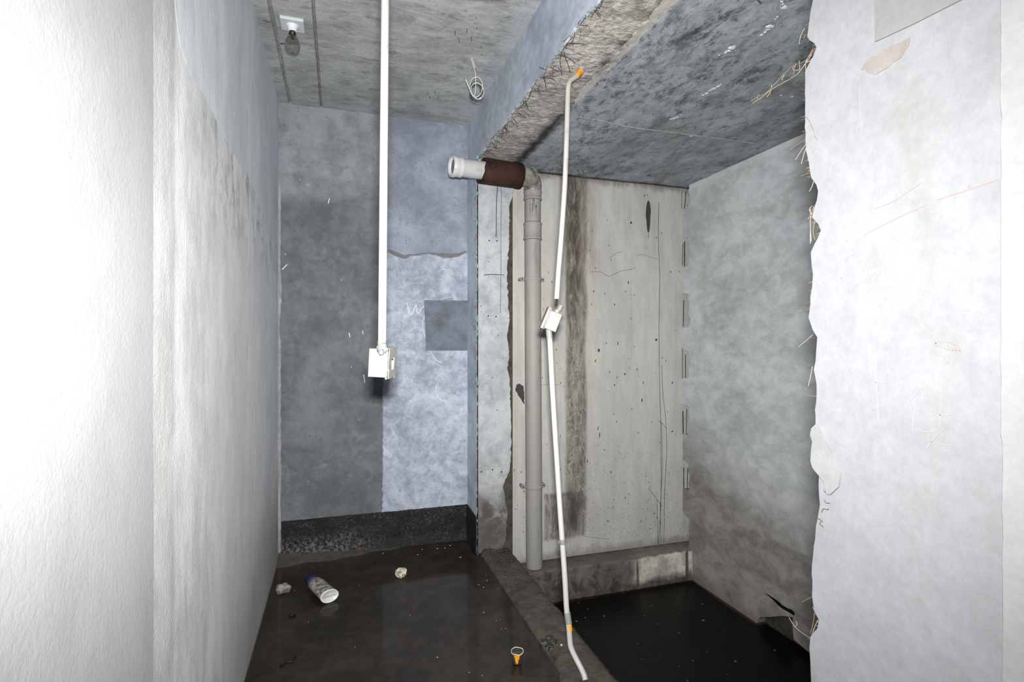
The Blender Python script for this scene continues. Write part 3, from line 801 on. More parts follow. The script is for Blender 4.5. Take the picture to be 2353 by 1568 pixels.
# --- alcove side wall with toothed edge at the panel and the broken foot
zs = lambda py: onX(1583, py, XR).z
yt = 3.012
notch = [(428,480),(546,612),(676,752),(808,870),(935,1000),(1065,1128),(1190,1255)]
o = [V((XR, YN, -.42)), V((XR, onX(1858, 1500, XR).y, -.42))]
for q in ((1862,1502),(1842,1486),(1824,1470),(1821,1440),(1822,1420),(1800,1416),(1785,1417),(1768,1419),(1748,1418),(1742,1424),(1738,1436)):
    o.append(onX(q[0], q[1], XR))
o.append(V((XR, o[-1].y, -.42)))
o.append(V((XR, yt, -.42)))
rnd = random.Random(3)
lo_first = zs(1255)
o.append(V((XR, yt, zs(1255))))
for (a, b) in reversed(notch):
    zb_, zt_ = zs(b), zs(a)
    if b != 1255:
        o.append(V((XR, YP + .004, zb_ - .004)));
        o.append(V((XR, yt + .01, zb_)))
    for i in range(6):
        o.append(V((XR, yt + rnd.uniform(-.012, .010), zb_ + (zt_ - zb_)*(i + .5)/6)))
    if a > 430:
        o.append(V((XR, yt + .004, zt_)))
        o.append(V((XR, YP + .004, zt_ + .014)))
o += [V((XR, yt, ZB)), V((XR, YN, ZB))]
wr = MB().slab(o, V((.055, 0, 0)))
wall_right = struct(wr.build('wall_right', M_right))
struct(MB().box((XR + .055, YN, -.45), (XR + .15, YP, ZB)).build('wall_right_core', M_dark_gap))
for pts, w in (([(1568,800),(1568,870)], .004),([(1575,815),(1575,868)], .006),([(1569,945),(1570,1000)], .008),([(1578,940),(1577,1000)], .005),([(1571,1075),(1571,1125)], .006),([(1580,1075),(1579,1125)], .005),
               ([(1571,690),(1570,750)], .006),([(1569,560),(1568,610)], .004),([(1573,555),(1573,612)], .008),([(1567,440),(1566,480)], .003),([(1576,440),(1573,480)], .006)):
    rb(pts, YP - .0006, w, M_mark, 'joint_line', panel)
# cracked flap at the foot
fpx = [(1746,1384),(1754,1372),(1764,1367),(1778,1378),(1790,1389),(1800,1399),(1815,1406),(1824,1411),(1822,1420),(1800,1416),(1785,1417),(1768,1419),(1748,1418)]
MB().slab(ragged([onX(a, b, XR - .006) for a, b in fpx], .02, .002, 4), V((.008, 0, 0))).build('plaster_flap', M_right, wall_right)
ck = [(1757,1364),(1766,1368),(1778,1376),(1788,1383),(1796,1391),(1808,1398),(1818,1402),(1825,1409),(1824,1415),(1813,1408),(1800,1401),(1788,1392),(1776,1379),(1765,1370)]
MB().slab([onX(a, b, XR - .0065) for a, b in ck], V((.003, 0, 0))).build('crack', M_black, wall_right)
# --- partition remnant
ED = [(-60,1872),(0,1868),(30,1862),(60,1858),(85,1855),(92,1860),(100,1872),(110,1876),(120,1872),(130,1868),(150,1857),(165,1850),(200,1850),(250,1850),(300,1851),(340,1855),(370,1858),(400,1862),(410,1865),(425,1876),(440,1880),(460,1877),
      (475,1872),(490,1868),(500,1866),(515,1880),(530,1886),(545,1880),(560,1872),(580,1863),(610,1865),(630,1868),(660,1866),(700,1862),(730,1858),(760,1868),(775,1878),(800,1876),(830,1874),(850,1870),(880,1876),(920,1876),(975,1874),
      (985,1864),(1000,1862),(1015,1867),(1040,1864),(1060,1863),(1080,1872),(1090,1882),(1115,1881),(1140,1882),(1160,1884),(1185,1880),(1210,1875),(1240,1873),(1280,1868),(1320,1865),(1370,1866),(1400,1870),(1425,1882),(1445,1878),
      (1465,1862),(1490,1860),(1520,1862),(1568,1864),(1640,1864)]
o = [onX(x_, y_, XP) for y_, x_ in ED]
ytop, ybot = o[0].y, o[-1].y
o = ragged(o, .012, .0012, 7)[:-0 or None]
# drop the jittered closing edge that ragged() adds after the last point
last = onX(ED[-1][1], ED[-1][0], XP)
cut = min(range(len(o)), key=lambda i: (o[i] - last).length)
o = o[:cut+1]
o = [V((XP, ytop, ZB + .01))] + o + [V((XP, ybot, -.02)), V((XP, YN, -.02)), V((XP, YN, ZB + .01))]
wp = MB().slab(o, V((.17, 0, 0)))
part = struct(wp.build('wall_partition', M_part))
o = []
for i in range(120):
    py = -300 + i * 22
    q = onX(2300 + (4 if py > 1000 else 0) + 3*mnoise.noise(V((0, py*.02, 0))) + 2.2*mnoise.noise(V((0, py*.09, 0))), py, XP - .010)
    o.append(q)
o = [q for q in o if -.02 < q.z < ZB]
o = [V((XP - .010, o[0].y, ZB))] + o + [V((XP - .010, o[-1].y, -.02)), V((XP - .010, YN, -.02)), V((XP - .010, YN, ZB))]
MB().slab(o, V((.012, 0, 0))).build('plaster_coat', M_part2, part)
MB().slab([onX(a, b, XP - .003) for a, b in ((2009,-200),(2010,96),(2100,54),(2210,-2),(2300,-50),(2300,-200))], V((.004, 0, 0))).build('plaster_patch', M_part3, part)
MB().slab(ragged([onX(a, b, XP - .0015) for a, b in ((1978,160),(1990,140),(2040,110),(2090,86),(2088,104),(2070,132),(2040,155),(2010,172),(1995,168))], .006, .001, 5), V((.003, 0, 0))).build('plaster_patch', M_part4, part)
fk = [(1876,975),(1864,985),(1861,1000),(1866,1015),(1863,1040),(1862,1060),(1871,1082),(1880,1092),(1892,1108),(1898,1135),(1906,1138),(1925,1120),(1930,1088),(1918,1060),(1904,1030),(1890,1004),(1882,988)]
MB().slab(ragged([onX(a, b, XP - .004) for a, b in fk], .008, .0008, 5), V((.006, 0, 0))).build('plaster_flake', M_flake, part)
fk = [(1849,160),(1849,290),(1851,305),(1858,296),(1872,320),(1874,340),(1866,352),(1862,395),(1857,372),(1852,335),(1848,250)]
fk = [(1850,268),(1852,335),(1857,370),(1866,352),(1875,338),(1876,322),(1868,300),(1860,280)]
MB().slab(ragged([onX(a, b, XP - .003) for a, b in fk], .008, .0008, 5), V((.004, 0, 0))).build('plaster_flake', M_flake, part)
nX = V((-1, 0, 0))
def rx(pxs, w, mat, name, par, X=XP): return ribbon([onX(a, b, X) for a, b in pxs], w, None, nX, mat, name, par, .0004)
for q in ([(1918,607),(1945,592),(1968,582)], [(1940,592),(1938,620),(1934,640)], [(1985,572),(1982,600),(1976,630)], [(1958,592),(1962,604),(1972,607),(1982,600)], [(2005,598),(1994,610),(2010,618),(2012,628)], [(2012,627),(1980,648),(1948,668),(1930,688)],
          [(1946,672),(1955,684),(1975,690),(2002,692)], [(1973,674),(1990,670),(2020,664),(2054,662)], [(1884,625),(1895,634),(1920,638),(1970,640)],
          [(2110,880),(2105,915),(2100,960),(2098,990)], [(2095,897),(2112,892),(2138,888)], [(2108,905),(2092,920),(2085,940)], [(2146,878),(2150,900),(2156,912),(2165,895),(2166,875)], [(2140,952),(2160,954),(2186,952)], [(2166,905),(2162,940),(2160,985)],
          [(2120,993),(2140,991),(2156,992)], [(2172,982),(2150,1005),(2130,1030)], [(2134,996),(2136,1010),(2150,1019),(2186,1024)], [(2016,812),(2012,860),(2016,920),(2018,970)], [(1988,890),(2010,880),(2038,878)], [(1975,198),(1977,250),(1980,310)]):
    rx(q, .0011, M_chalkn, 'chalk_mark', part)
for q in ([(2010,480),(2050,464),(2085,442),(2116,421)], [(2156,459),(2190,447),(2215,440),(2295,412)], [(1985,540),(2020,522),(2060,502),(2130,470)]):
    rx(q, .0018, M_chalkr, 'chalk_mark', part)
for i in range(7):
    rx([(2150 + i*9, 786 + i*2.6), (2154 + i*9, 797 + i*2.2)], .0012, M_part4, 'scratch', part)
rx([(2148,790),(2165,785),(2190,792),(2206,800)], .001, M_part4, 'scratch', part)
rx([(2148,794),(2165,800),(2190,806),(2206,806)], .001, M_part4, 'scratch', part)
# reed lath sticking out of the broken edge: the long stalks, each one apart
def stalk(pts, r, mat, name='reed', depth=.005, X=None):
    n = len(pts)
    q = [onX(a, b, XP + depth + .012*(1 - i/(n-1))*0 + (X or 0)) for i, (a, b) in enumerate(pts)]
    return MB().tube(smoothpath(q, 3), [r]*(3*(n-1)+1), 6).build(name, mat, part)
LONG = [[(1868,112),(1850,140),(1822,152),(1796,176),(1762,212),(1741,222),(1726,233)], [(1866,125),(1848,150),(1830,172),(1800,190),(1774,205),(1752,222),(1730,237)],
        [(1838,142),(1836,142),(1837,160),(1822,160),(1826,152),(1848,142),(1866,142)], [(1829,146),(1824,162),(1825,176)], [(1802,172),(1796,184)], [(1773,195),(1770,212),(1762,223)], [(1744,216),(1740,226),(1746,230)], [(1868,118),(1852,142),(1852,165)],
        [(1848,148),(1862,138),(1870,130)], [(1853,320),(1835,330),(1815,344)], [(1853,330),(1842,345),(1828,367)], [(1854,335),(1848,352),(1841,377)], [(1856,398),(1848,402),(1840,405)], [(1870,415),(1866,428),(1860,440)],
        [(1849,65),(1840,82),(1836,102)], [(1851,80),(1846,90)], [(1867,770),(1856,780),(1835,797)], [(1867,842),(1862,868),(1857,888)], [(1877,912),(1866,910),(1855,908)], [(1870,475),(1862,505),(1864,555)], [(1862,480),(1862,520),(1862,560)],
        [(1875,500),(1868,530),(1873,552)], [(1866,473),(1860,482),(1866,494)], [(1872,500),(1860,500),(1857,503)], [(1864,1373),(1854,1378),(1843,1385)], [(1813,1420),(1826,1440),(1842,1454),(1861,1467)], [(1829,1428),(1832,1436),(1827,1440)],
        [(1867,1395),(1875,1412),(1884,1428)], [(1883,1422),(1872,1440),(1865,1462)], [(1880,1425),(1870,1448),(1864,1470)], [(1872,1408),(1868,1435),(1862,1455)], [(1876,1428),(1884,1432),(1886,1424)]]
for i, q in enumerate(LONG):
    stalk(q, .00058 if i > 1 else .0007, M_strawp if i % 3 else M_straw, 'reed', .004 + .003*(i % 3))
mb = MB(); rnd = random.Random(21)
for k in range(70):
    py = rnd.choice([rnd.uniform(195, 250), rnd.uniform(260, 330), rnd.uniform(90, 120), rnd.uniform(470, 560), rnd.uniform(480, 545), rnd.uniform(365, 405), rnd.uniform(640, 720), rnd.uniform(1395, 1470), rnd.uniform(50, 85)])
    ex = next(a[1] + (b[1]-a[1])*(py-a[0])/(b[0]-a[0]) for a, b in zip(ED, ED[1:]) if a[0] <= py <= b[0])
    L = rnd.uniform(4, 11); s_ = rnd.uniform(-.2, .9)
    p0, p1 = onX(ex + 2, py, XP + .004), onX(ex - L, py + L*s_, XP + rnd.uniform(0, .01))
    mb.tube([p0, p0.lerp(p1, .5), p1], [.0006, .0005, .0003], 5)
st_ = mb.build('reed_stubble', M_straw, part); st_['kind'] = 'stuff'
for q in ([(1880,1088),(1892,1102),(1896,1115),(1898,1128)], [(1893,1128),(1898,1133),(1904,1138)], [(1894,1148),(1898,1156),(1907,1157)], [(1888,1178),(1892,1170),(1901,1172),(1904,1170)], [(1873,1192),(1882,1193),(1890,1200)], [(1886,1200),(1884,1205),(1892,1212)]):
    stalk(q, .0006, M_wire, 'lath_wire', -.001)
# --- closing walls behind the photographer
struct(MB().box((XL - .12, YN - .1, -.1), (XP2, YN, ZC + .05)).build('wall_front', M_left))
struct(MB().box((XP + .17, YN - .1, -.45), (XR + .2, YN, ZB + .05)).build('wall_alcove_front', M_right))

# ------------------------------------------------------------------ water
w1 = MB().grid(lambda u, v: V((XL + u*(XP + .012 - XL), YN + v*(YB - YN), 0)), 2, 2).build('puddle', M_water, recalc=False)
tag(w1, 'thin sheet of dark water covering the passage floor', 'puddle', kind='stuff')
w2 = MB().grid(lambda u, v: V((XP2 - .02 + u*(XR + .05 - XP2 + .02), YN + v*(2.99 - YN), ZF2)), 2, 2).build('puddle', M_water2, recalc=False)
tag(w2, 'deeper dark water standing in the sunken alcove', 'puddle', kind='stuff')
mb = MB()
for a, b, r in ((1614,1388,6),(1616,1426,8),(1560,1412,3),(1560,1455,5),(1388,1416,6),(1481,1416,4),(1498,1392,4),(1510,1434,3),(1325,1428,7),(1345,1420,5),(1330,1386,4),(1350,1400,4),(1465,1480,3),(1592,1518,4),(1475,1516,3),(1560,1532,3),(1625,1498,3),(1780,1495,5),(1690,1520,6),(1432,1405,3),(1672,1550,3),(1580,1565,4),(1520,1505,2),(1560,1380,3)):
    p = onZ(a, b, ZF2)
    mb.blob(p, r*.0013, a, .2, 1, (1, 1, .12))
tag(mb.build('water_bubbles', M_seal), 'pale bubbles floating on the alcove water', 'bubbles', kind='stuff')
mb = MB()
rnd = random.Random(8)
for a, b, r in ((1058,1281,5),(1005,1261,5),(970,1263,4),(1022,1260,4),(825,1345,2),(1116,1323,2),(1119,1334,3),(1100,1344,3),(1111,1350,3),(1144,1354,2),(1112,1408,3),(942,1415,2),(1141,1428,2),(1153,1445,2),(1162,1445,2),(1078,1546,2),(816,1487,2),(709,1430,2),(1005,1511,3),(1108,1553,2),(677,1357,2),(960,1275,4),(880,1272,4),(1034,1254,5)):
    mb.blob(onZ(a, b, .001), r*.0012, a, .2, 1, (1, 1, .3))
tag(mb.build('water_droplets', M_rubble), 'tiny pale specks and beads on the wet passage floor', 'specks', kind='stuff')
# drops hanging along the ceiling joint above the panel
mb = MB()
for i in range(44):
    u = rnd.random(); a = 1240 + u*330
    p = onY(a, 393 + (a - 1240)*.109, YP - .012)
    mb.blob(V((p.x, p.y, ZB - .018)), rnd.uniform(.0022, .004), i, .1, 1)
for a, b in ((1131,3),(1094,40),(1096,66),(1106,108),(1106,126),(1098,86),(1500,262),(1490,80),(1440,130)):
    mb.blob(onZ(a, b, ZC - .003 if a < 1200 else zc2 - .002), .003, a, .1, 1)
tag(mb.build('hanging_drops', M_film), 'water drops beading under the ceilings', 'drops', kind='stuff')

# ------------------------------------------------------------------ ceiling lamp
c0 = onZ(672, 52, ZC)
t = empty('ceiling_lamp', (c0.x, c0.y, ZC - .12), 'bare clear light bulb in a white square ceiling holder', 'lamp')
c0 = V((c0.x, c0.y, ZC - .001))
MB().bbox((c0.x - .046, c0.y - .046, ZC - .014), (c0.x + .046, c0.y + .046, ZC), .003).build('base_plate', M_plate, t)
T = Matrix.Translation(c0)
MB().lathe([(.026,-.012),(.022,-.017),(.0185,-.024),(.0165,-.034),(.0165,-.037),(.012,-.037)], T, 24).build('lampholder', M_holder, t)
bx = MB().lathe([(.013,-.036),(.0142,-.041),(.0145,-.047),(.017,-.056),(.0225,-.067),(.0275,-.079),(.0302,-.091),(.0298,-.103),(.0262,-.114),(.0195,-.1225),(.010,-.127),(.0008,-.1285)], T, 28).build('bulb', M_glass, t)
MB().lathe([(.0005,-.034),(.0125,-.034),(.0128,-.046),(.006,-.05),(.0045,-.066),(.0005,-.067)], T, 16).build('bulb_cap', M_bcap, t)
MB().tube([c0 + V((-.012, 0, -.087)), c0 + V((-.004, .002, -.083)), c0 + V((.004, -.002, -.083)), c0 + V((.012, 0, -.087))], .0006, 5).build('filament', M_wire, t)
MB().tube([c0 + V((-.004, 0, -.06)), c0 + V((-.012, 0, -.087))], .0005, 5).build('filament_support', M_wire, t)
MB().tube([c0 + V((.004, 0, -.06)), c0 + V((.012, 0, -.087))], .0005, 5).build('filament_support', M_wire, t)
p = onZ(645, 98, ZC); p2 = onZ(656, 98, ZC)
MB().tube([p + V((0,0,-.004)), p.lerp(p2, .6) + V((0,0,-.006)), p2 + V((0,0,.002))], [.003, .0025, .0012], 6).build('nail', M_wire, ceiling)  # dark stub added to stand for the bulb's shadow

# ------------------------------------------------------------------ coiled cable hanging from the ceiling
c0 = onZ(1083, 136, ZC)
t = empty('coiled_cable', (c0.x, c0.y, ZC - .2), 'coil of white cable with dark shadow loops hanging from a short white sleeve in the ceiling', 'cable')
tt = (c0 - CAM).dot(FWD)
A = lambda px, py, d=0.0: atT(px, py, tt + d)
MB().tube([V((c0.x, c0.y, ZC + .01)), A(1091, 158)], .0088, 14).build('sleeve', M_pvc, t)
path = [A(1089,156), A(1092,168), A(1093,185), A(1093,205), A(1091,218), A(1088,222)]
MB().tube(smoothpath(path, 5), .0017, 8).build('cable', M_cable, t)
def loop(cx, cy, rx_, ry_, rot, d0, d1, a0=0, a1=2*math.pi):
    out = []
    for i in range(33):
        w = a0 + (a1 - a0)*i/32
        x = rx_*math.cos(w); y = ry_*math.sin(w)
        out.append(A(cx + x*math.cos(rot) - y*math.sin(rot), cy + x*math.sin(rot) + y*math.cos(rot), d0 + (d1-d0)*i/32))
    return out
MB().tube(loop(1094, 200, 14.5, 23, .05, -.012, .01), .0015, 7).build('cable', M_cable, t)
MB().tube(loop(1097, 209, 14.5, 19, -.25, -.02, .0, 2.6, 8.2), .0015, 7).build('cable', M_cable, t)
MB().tube(smoothpath([A(1070.5,183,-.01), A(1076,197,-.012), A(1082,211,-.014), A(1089,222,-.016), A(1098,228,-.014), A(1105,224,-.01)], 5), [.0024]*6 + [.0016]*20, 7).build('cable', M_cable, t)
for i, (cx, cy, rx_, ry_, ro) in enumerate(((1094,206,14,20,.1),(1096,214,14.5,20,-.1),(1092,212,12,19,.2))):  # dark loops modelled mostly for the shadow the coil casts on the ceiling
    MB().tube(loop(cx, cy, rx_, ry_, ro, .02 + .012*i, .03 + .012*i), .0016, 7).build('cable', M_coilshadow, t)

# ------------------------------------------------------------------ junction boxes on conduits
def jbox(t, M, flip=1):
    """open-front installation box; local x = depth towards its open face, z up; side wall towards -y faces the lens"""
    D, W, H, th = .044, .070, .070, .0022
    sx = flip
    mb = MB()
    mb.bbox((min(0, sx*D), -W/2, -H/2), (max(0, sx*D), -W/2 + th, H/2), .0008, M)
    mb.bbox((min(0, sx*D), W/2 - th, -H/2), (max(0, sx*D), W/2, H/2), .0008, M)
    mb.bbox((min(0, sx*D), -W/2, H/2 - th), (max(0, sx*D), W/2, H/2), .0008, M)
    mb.bbox((min(0, sx*D), -W/2, -H/2), (max(0, sx*D), W/2, -H/2 + th), .0008, M)
    mb.bbox((min(0, sx*th), -W/2, -H/2), (max(0, sx*th), W/2, H/2), .0008, M)
    body = mb.build('box_body', M_boxp, t)
    # knock-out outlines pressed into the visible side
    kn = MB()
    for (x0, x1, z0, z1) in ((.026, .043, -.012, .006),):
        for p, q in (((x0,z0),(x1,z0)),((x0,z1),(x1,z1)),((x0,z0),(x0,z1)),((x0+.01,z1-.002),(x0+.01,z1-.008))):
            kn.tube([M @ V((sx*p[0], -W/2 - .0001, p[1])), M @ V((sx*q[0], -W/2 - .0001, q[1]))], .0004, 4)
    circ = [M @ V((sx*(.017 + .009*math.cos(w)), -W/2 - .0001, -.020*flip + .009*math.sin(w))) for w in [math.pi*(.1 + i*.8/8) for i in range(9)]]
    kn.tube(circ, .0004, 4)
    kn.build('knockout', M_seal, t)
    fm = MB(); e = .004; x0, x1 = sx*(D), sx*(D + .0045)
    lo_, hi_ = min(x0, x1), max(x0, x1)
    fm.bbox((lo_, -W/2 - e, H/2 - .004), (hi_, W/2 + e, H/2 + e), .001, M)
    fm.bbox((lo_, -W/2 - e, -H/2 - e), (hi_, W/2 + e, -H/2 + .004), .001, M)
    fm.bbox((lo_, -W/2 - e, -H/2), (hi_, -W/2 + .005, H/2), .001, M)
    fm.bbox((lo_, W/2 - .005, -H/2), (hi_, W/2 + e, H/2), .001, M)
    frame = fm.build('box_frame', M_lid, t)
    return body, frame
# conduit drop in the passage
tD = 1.33
p_bot = atT(878, 797, tD); p_top = atT(889, HY - (ZC - CAMZ)*F/tD, tD)
t = empty('conduit_drop', (p_bot.x, p_bot.y, p_bot.z - .08), 'straight white conduit hanging from the ceiling with a broken switch box on its end', 'conduit')
MB().tube([p_top + V((0,0,.01)), p_top.lerp(p_bot, .5), p_bot + V((0, 0, -.004))], .0099, 18).build('pipe', M_pvc, t)
dirn = (p_top - p_bot).normalized()
MB().tube([p_bot - dirn*.006, p_bot + dirn*.013, p_bot + dirn*.016], [.0112,.0112,.0108], 18).build('coupling', M_lid, t)
bc = atT(877, 834, tD)
R_ = Matrix((RGT, FWD, UP)).transposed().to_4x4()      # local x = picture right, y = away from the lens
th = math.radians(3)
Mb = Matrix.Translation(bc) @ R_ @ Matrix.Rotation(math.radians(3.0), 4, 'Y') @ Matrix.Rotation(-th, 4, 'Z') @ Matrix.Translation((-.026, .012, 0))
body, frame = jbox(t, Mb, 1)
lid = MB()
rnd = random.Random(5)
for (y0, y1, z0, z1, dx) in ((-.034,.034,.012,.037,.005), (-.034,-.008,-.020,.016,.004), (.004,.034,-.012,.014,.007), (-.034,.030,-.037,-.014,.006)):
    o = [Mb @ V((.046 + dx, y0, z0)), Mb @ V((.046 + dx*.9, y1, z0)), Mb @ V((.046 + dx*1.05, y1, z1)), Mb @ V((.046 + dx, y0, z1))]
    lid.slab(ragged(o, .008, .0018, int(dx*1000) + int(y0*100)), (Mb.to_3x3() @ V((-.002, 0, 0))))
lid.build('broken_cover', M_boxp, frame)
sd = MB().blob(atT(879, 802, tD - .026), .013, 3, .55, 3, (1.05, .7, .95), 1.8)
sd.blob(atT(876, 810, tD - .034), .006, 7, .5, 2, (1, .6, 1.2)); sd.blob(atT(886, 803, tD - .03), .006, 8, .5, 2, (1.2, .6, .8))
sd.build('sealant', M_seal, t)

# conduit from the beam (upper run)
tU = 2.0
pth = [onZ(1337,158,ZB + .012), onZ(1333,164,ZB - .008), atT(1326,174,2.05), atT(1318,180,2.04), atT(1310,187,2.03), atT(1306,200,2.02), atT(1304.5,230,2.02), atT(1302.5,300,2.01), atT(1298,420,2.0), atT(1290,540,2.0), atT(1283,630,1.99), atT(1279,688,1.985)]
t = empty('conduit_offcut', tuple(pth[-1]), 'bent white conduit coming out of the beam through orange foam', 'conduit')
MB().tube(smoothpath(pth, 6), .0098, 16, cap=False).build('pipe', M_pvc, t)
MB().tube(smoothpath([p*1 for p in pth], 6), .0080, 12, cap=True).build('pipe_bore', M_wire, t)
fo = MB(); fo.tube(smoothpath([onZ(1337,158,ZB - .004), onZ(1332,166,ZB - .014), atT(1325,175,2.048)], 5), [.012,.013,.0135,.014,.0145,.014,.013,.0125,.012,.0115,.0108], 14)
fo.build('foam_collar', M_orange, t)
MB().blob(onZ(1336,157,ZB - .004), .013, 4, .5, 2, (1.1,1,.7)).build('sealant', M_mortar, t)
MB().tube(smoothpath([atT(1279,680,1.985), atT(1279,696,1.985), atT(1277,704,1.99)], 4), .0042, 8).build('wire', M_rust, t)
# lower run with its switch box
t = empty('conduit_riser', tuple(onZ(1346,1572,.012)), 'white conduit rising from the kerb with a tilted switch box on top', 'conduit')
ZK = .024
low = [atT(1261,756,2.0), atT(1264,790,2.0), atT(1267,850,2.0), atT(1272,940,1.995), atT(1279,1050,1.985), atT(1286,1160,1.975), atT(1292,1245,1.965), atT(1298,1330,1.955), atT(1302,1400,1.945), atT(1307,1440,1.935), atT(1310,1478,1.93), atT(1314,1494,1.925), atT(1324,1515,1.915), atT(1335,1536,1.90), atT(1342,1552,1.89), atT(1345,1568,1.88)]
low[-1].z = max(low[-1].z, ZK)
MB().tube(smoothpath(low, 5), .0100, 16).build('pipe', M_pvc2, t)
MB().tube(smoothpath([atT(1261,757,2.0), atT(1262,768,2.0), atT(1263.2,779,2.0)], 3), .0118, 16).build('coupling', M_boxp, t)
MB().tube(smoothpath([atT(1303,1408,1.944), atT(1305,1420,1.94), atT(1307,1434,1.937)], 3), .0118, 16).build('coupling', M_boxp, t)
MB().tube(smoothpath([atT(1307,1436,1.936), atT(1308,1443,1.935), atT(1308.6,1450,1.934)], 3), [.0106,.0108,.0107,.0108,.0106,.0107,.0106], 16).build('tape', M_tape, t)
tc_ = MB().tube(smoothpath([atT(1292,1240,1.966), atT(1292.5,1245,1.965), atT(1293,1250,1.965)], 3), [.0118,.013,.0122,.0135,.0125,.014,.0126], 14)
for q in ([(1285,1248),(1283,1244)], [(1299,1250),(1301,1254)], [(1287,1242),(1283,1249)]):
    tc_.tube([atT(q[0][0], q[0][1], 1.95), atT(q[1][0], q[1][1], 1.95)], .002, 5)
tc_.build('torn_collar', M_lid, t)
bc = atT(1270.5, 739, 1.99)
Mb = Matrix.Translation(bc) @ R_ @ Matrix.Rotation(math.radians(21), 4, 'Y') @ Matrix.Rotation(math.radians(4), 4, 'Z') @ Matrix.Translation((.022, .02, 0))
body, frame = jbox(t, Mb, -1)
MB().bbox((-.0495, -.037, -.040), (-.0575, .036, .043), .001, Mb @ Matrix.Rotation(math.radians(2), 4, 'Y')).build('cover', M_lid, frame)
for zz in (.028, .036):
    MB().blob(Mb @ V((-.052, -.034, zz + .006)), .0045, int(zz*1000), .5, 2).build('screw_boss', M_lid, frame)
q0, q1, q2 = Mb @ V((-.019, .0, .034)), Mb @ V((-.018, .0, .047)), Mb @ V((-.016, .0, .048))
MB().tube([q0, q1], .0118, 16).build('socket', M_boxp, t)
up_ = (Mb.to_3x3() @ V((.10, 0, 1))).normalized()
ofs = Mb.to_3x3() @ V((.004, 0, 0))
MB().tube([q1 + ofs, q1 + ofs + up_*.021], .0112, 16).build('socket', M_lid, t)

# ------------------------------------------------------------------ drain pipe
YD = 3.02
ax = onY(1224, 788, YD).x
zy = lambda py: onY(1224, py, YD).z
Rr = .0495
base = V((ax, YD, ZL + .004))
t = empty('drain_pipe', tuple(base), 'grey plastic drain stack bending through the column with an open white pipe end', 'pipe')
vx = lambda z: ax + .010 * (1.6 - z) / 1.7 * (1 if z < 1.6 else 0)
vp = [V((vx(z), YD, z)) for z in (ZL + .004, .4, .9, 1.4, 1.84, zy(446))]
MB().tube(vp, Rr, 28).build('pipe', M_drain, t)
def collar(z0, z1, r, lips=True):
    mb = MB()
    prof = [(Rr, z0), (r, z0 + .002), (r, z0 + .010), (r - .003, z0 + .013), (r - .003, z1 - .013), (r, z1 - .010), (r, z1 - .002), (Rr, z1)]
    return mb.lathe([(a, b) for a, b in prof], Matrix.Translation((ax, YD, 0)), 28)
collar(zy(552), zy(513), .0565).build('coupling', M_drain, t)
collar(zy(461), zy(440), .0560).build('coupling', M_drain, t)
for py in (440, 461, 513, 552):
    z = zy(py)
    MB().tube([V((vx(z) + (Rr + .001)*math.cos(w), YD + (Rr + .001)*math.sin(w), z + (-.0005 if py in (461, 552) else .0005))) for w in [2*math.pi*i/32 for i in range(33)]], .0013, 5).build('grime_line', M_grime, t)
hR, hL = onY(1196, 405, 2.915), onY(1040, 382, 2.855)
hd = (hL - hR).normalized()
e0 = V((ax, YD, zy(442)))
pe = [e0, e0 + V((0, 0, .022)), e0 + V((-.004, -.010, .048)), e0.lerp(hR, .5) + V((.014, 0, .045)), hR - hd*.045 + V((.004,0,.006)), hR - hd*.015, hR + hd*.02]
ep = smoothpath(pe, 7)
er = [.052 + .0022*abs(math.sin(i*.75)) for i in range(len(ep))]
MB().tube(ep, er, 28).build('elbow', M_wrap, t)
for q in (16, 20, 24, 28, 32):
    c_ = ep[q]; t_ = (ep[q+1] - ep[q-1]).normalized(); u_ = t_.orthogonal().normalized(); w_ = t_.cross(u_)
    MB().tube([c_ + (u_*math.cos(w) + w_*math.sin(w))*(er[q] + .0005) + t_*.006*math.sin(w + q) for w in [2*math.pi*i/32 for i in range(33)]], .0016, 6).build('film_wrap', M_boxp, t)
MB().tube([hR - hd*.004, hR + hd*.02], .0512, 28).build('pipe', M_drain, t)
s0, s1 = hR + hd*.004, onY(1106, 392, 2.88)
sl_ = hR + hd*((s1 - hR).dot(hd))
N = 36; mb = MB()
ax1 = hd.orthogonal().normalized(); ax2 = hd.cross(ax1)
rows = []
for j, (c_, r_) in enumerate(((s0, .059), (s0, .071), (s0.lerp(sl_, .33), .071), (s0.lerp(sl_, .66), .071), (sl_, .071), (sl_, .060), (s0, .059))):
    for k in range(N):
        w = 2*math.pi*k/N
        d_ = ax1*math.cos(w) + ax2*math.sin(w)
        jag = (hd*(.010*mnoise.noise(V((math.cos(w)*2, math.sin(w)*2, 1))) - .012*d_.z) if j in (4, 5) else hd*(.004*mnoise.noise(V((math.cos(w)*2, math.sin(w)*2, 5)))))
        rows.append(c_ + d_*(r_ + .0008*mnoise.noise(d_*6 + c_*20)) + jag)
mb.add(rows, [(j*N+k, j*N+(k+1) % N, (j+1)*N+(k+1) % N, (j+1)*N+k) for j in range(6) for k in range(N)], True)
MB_sleeve = mb.build('steel_sleeve', M_rust, t)
L0, L1 = sl_ - hd*.10, hL
mb = MB()
def along(prof, M_, n=32):
    z_ = hd; Mx = Matrix((ax1, ax2, hd)).transposed().to_4x4(); Mx.translation = hR
    return MB().lathe(prof, Mx, n)
d0, d1 = (L0 - hR).dot(hd), (L1 - hR).dot(hd)
along([(.0505, d0), (.0505, d1 - .055), (.0545, d1 - .050), (.0558, d1 - .045), (.0545, d1 - .038), (.0545, d1 - .022), (.0555, d1 - .020), (.0555, d1 + .006), (.0535, d1 + .008), (.0500, d1 + .008), (.0485, d1 - .02), (.0470, d1 - .09)], None).build('pipe_end', M_drainw, t)
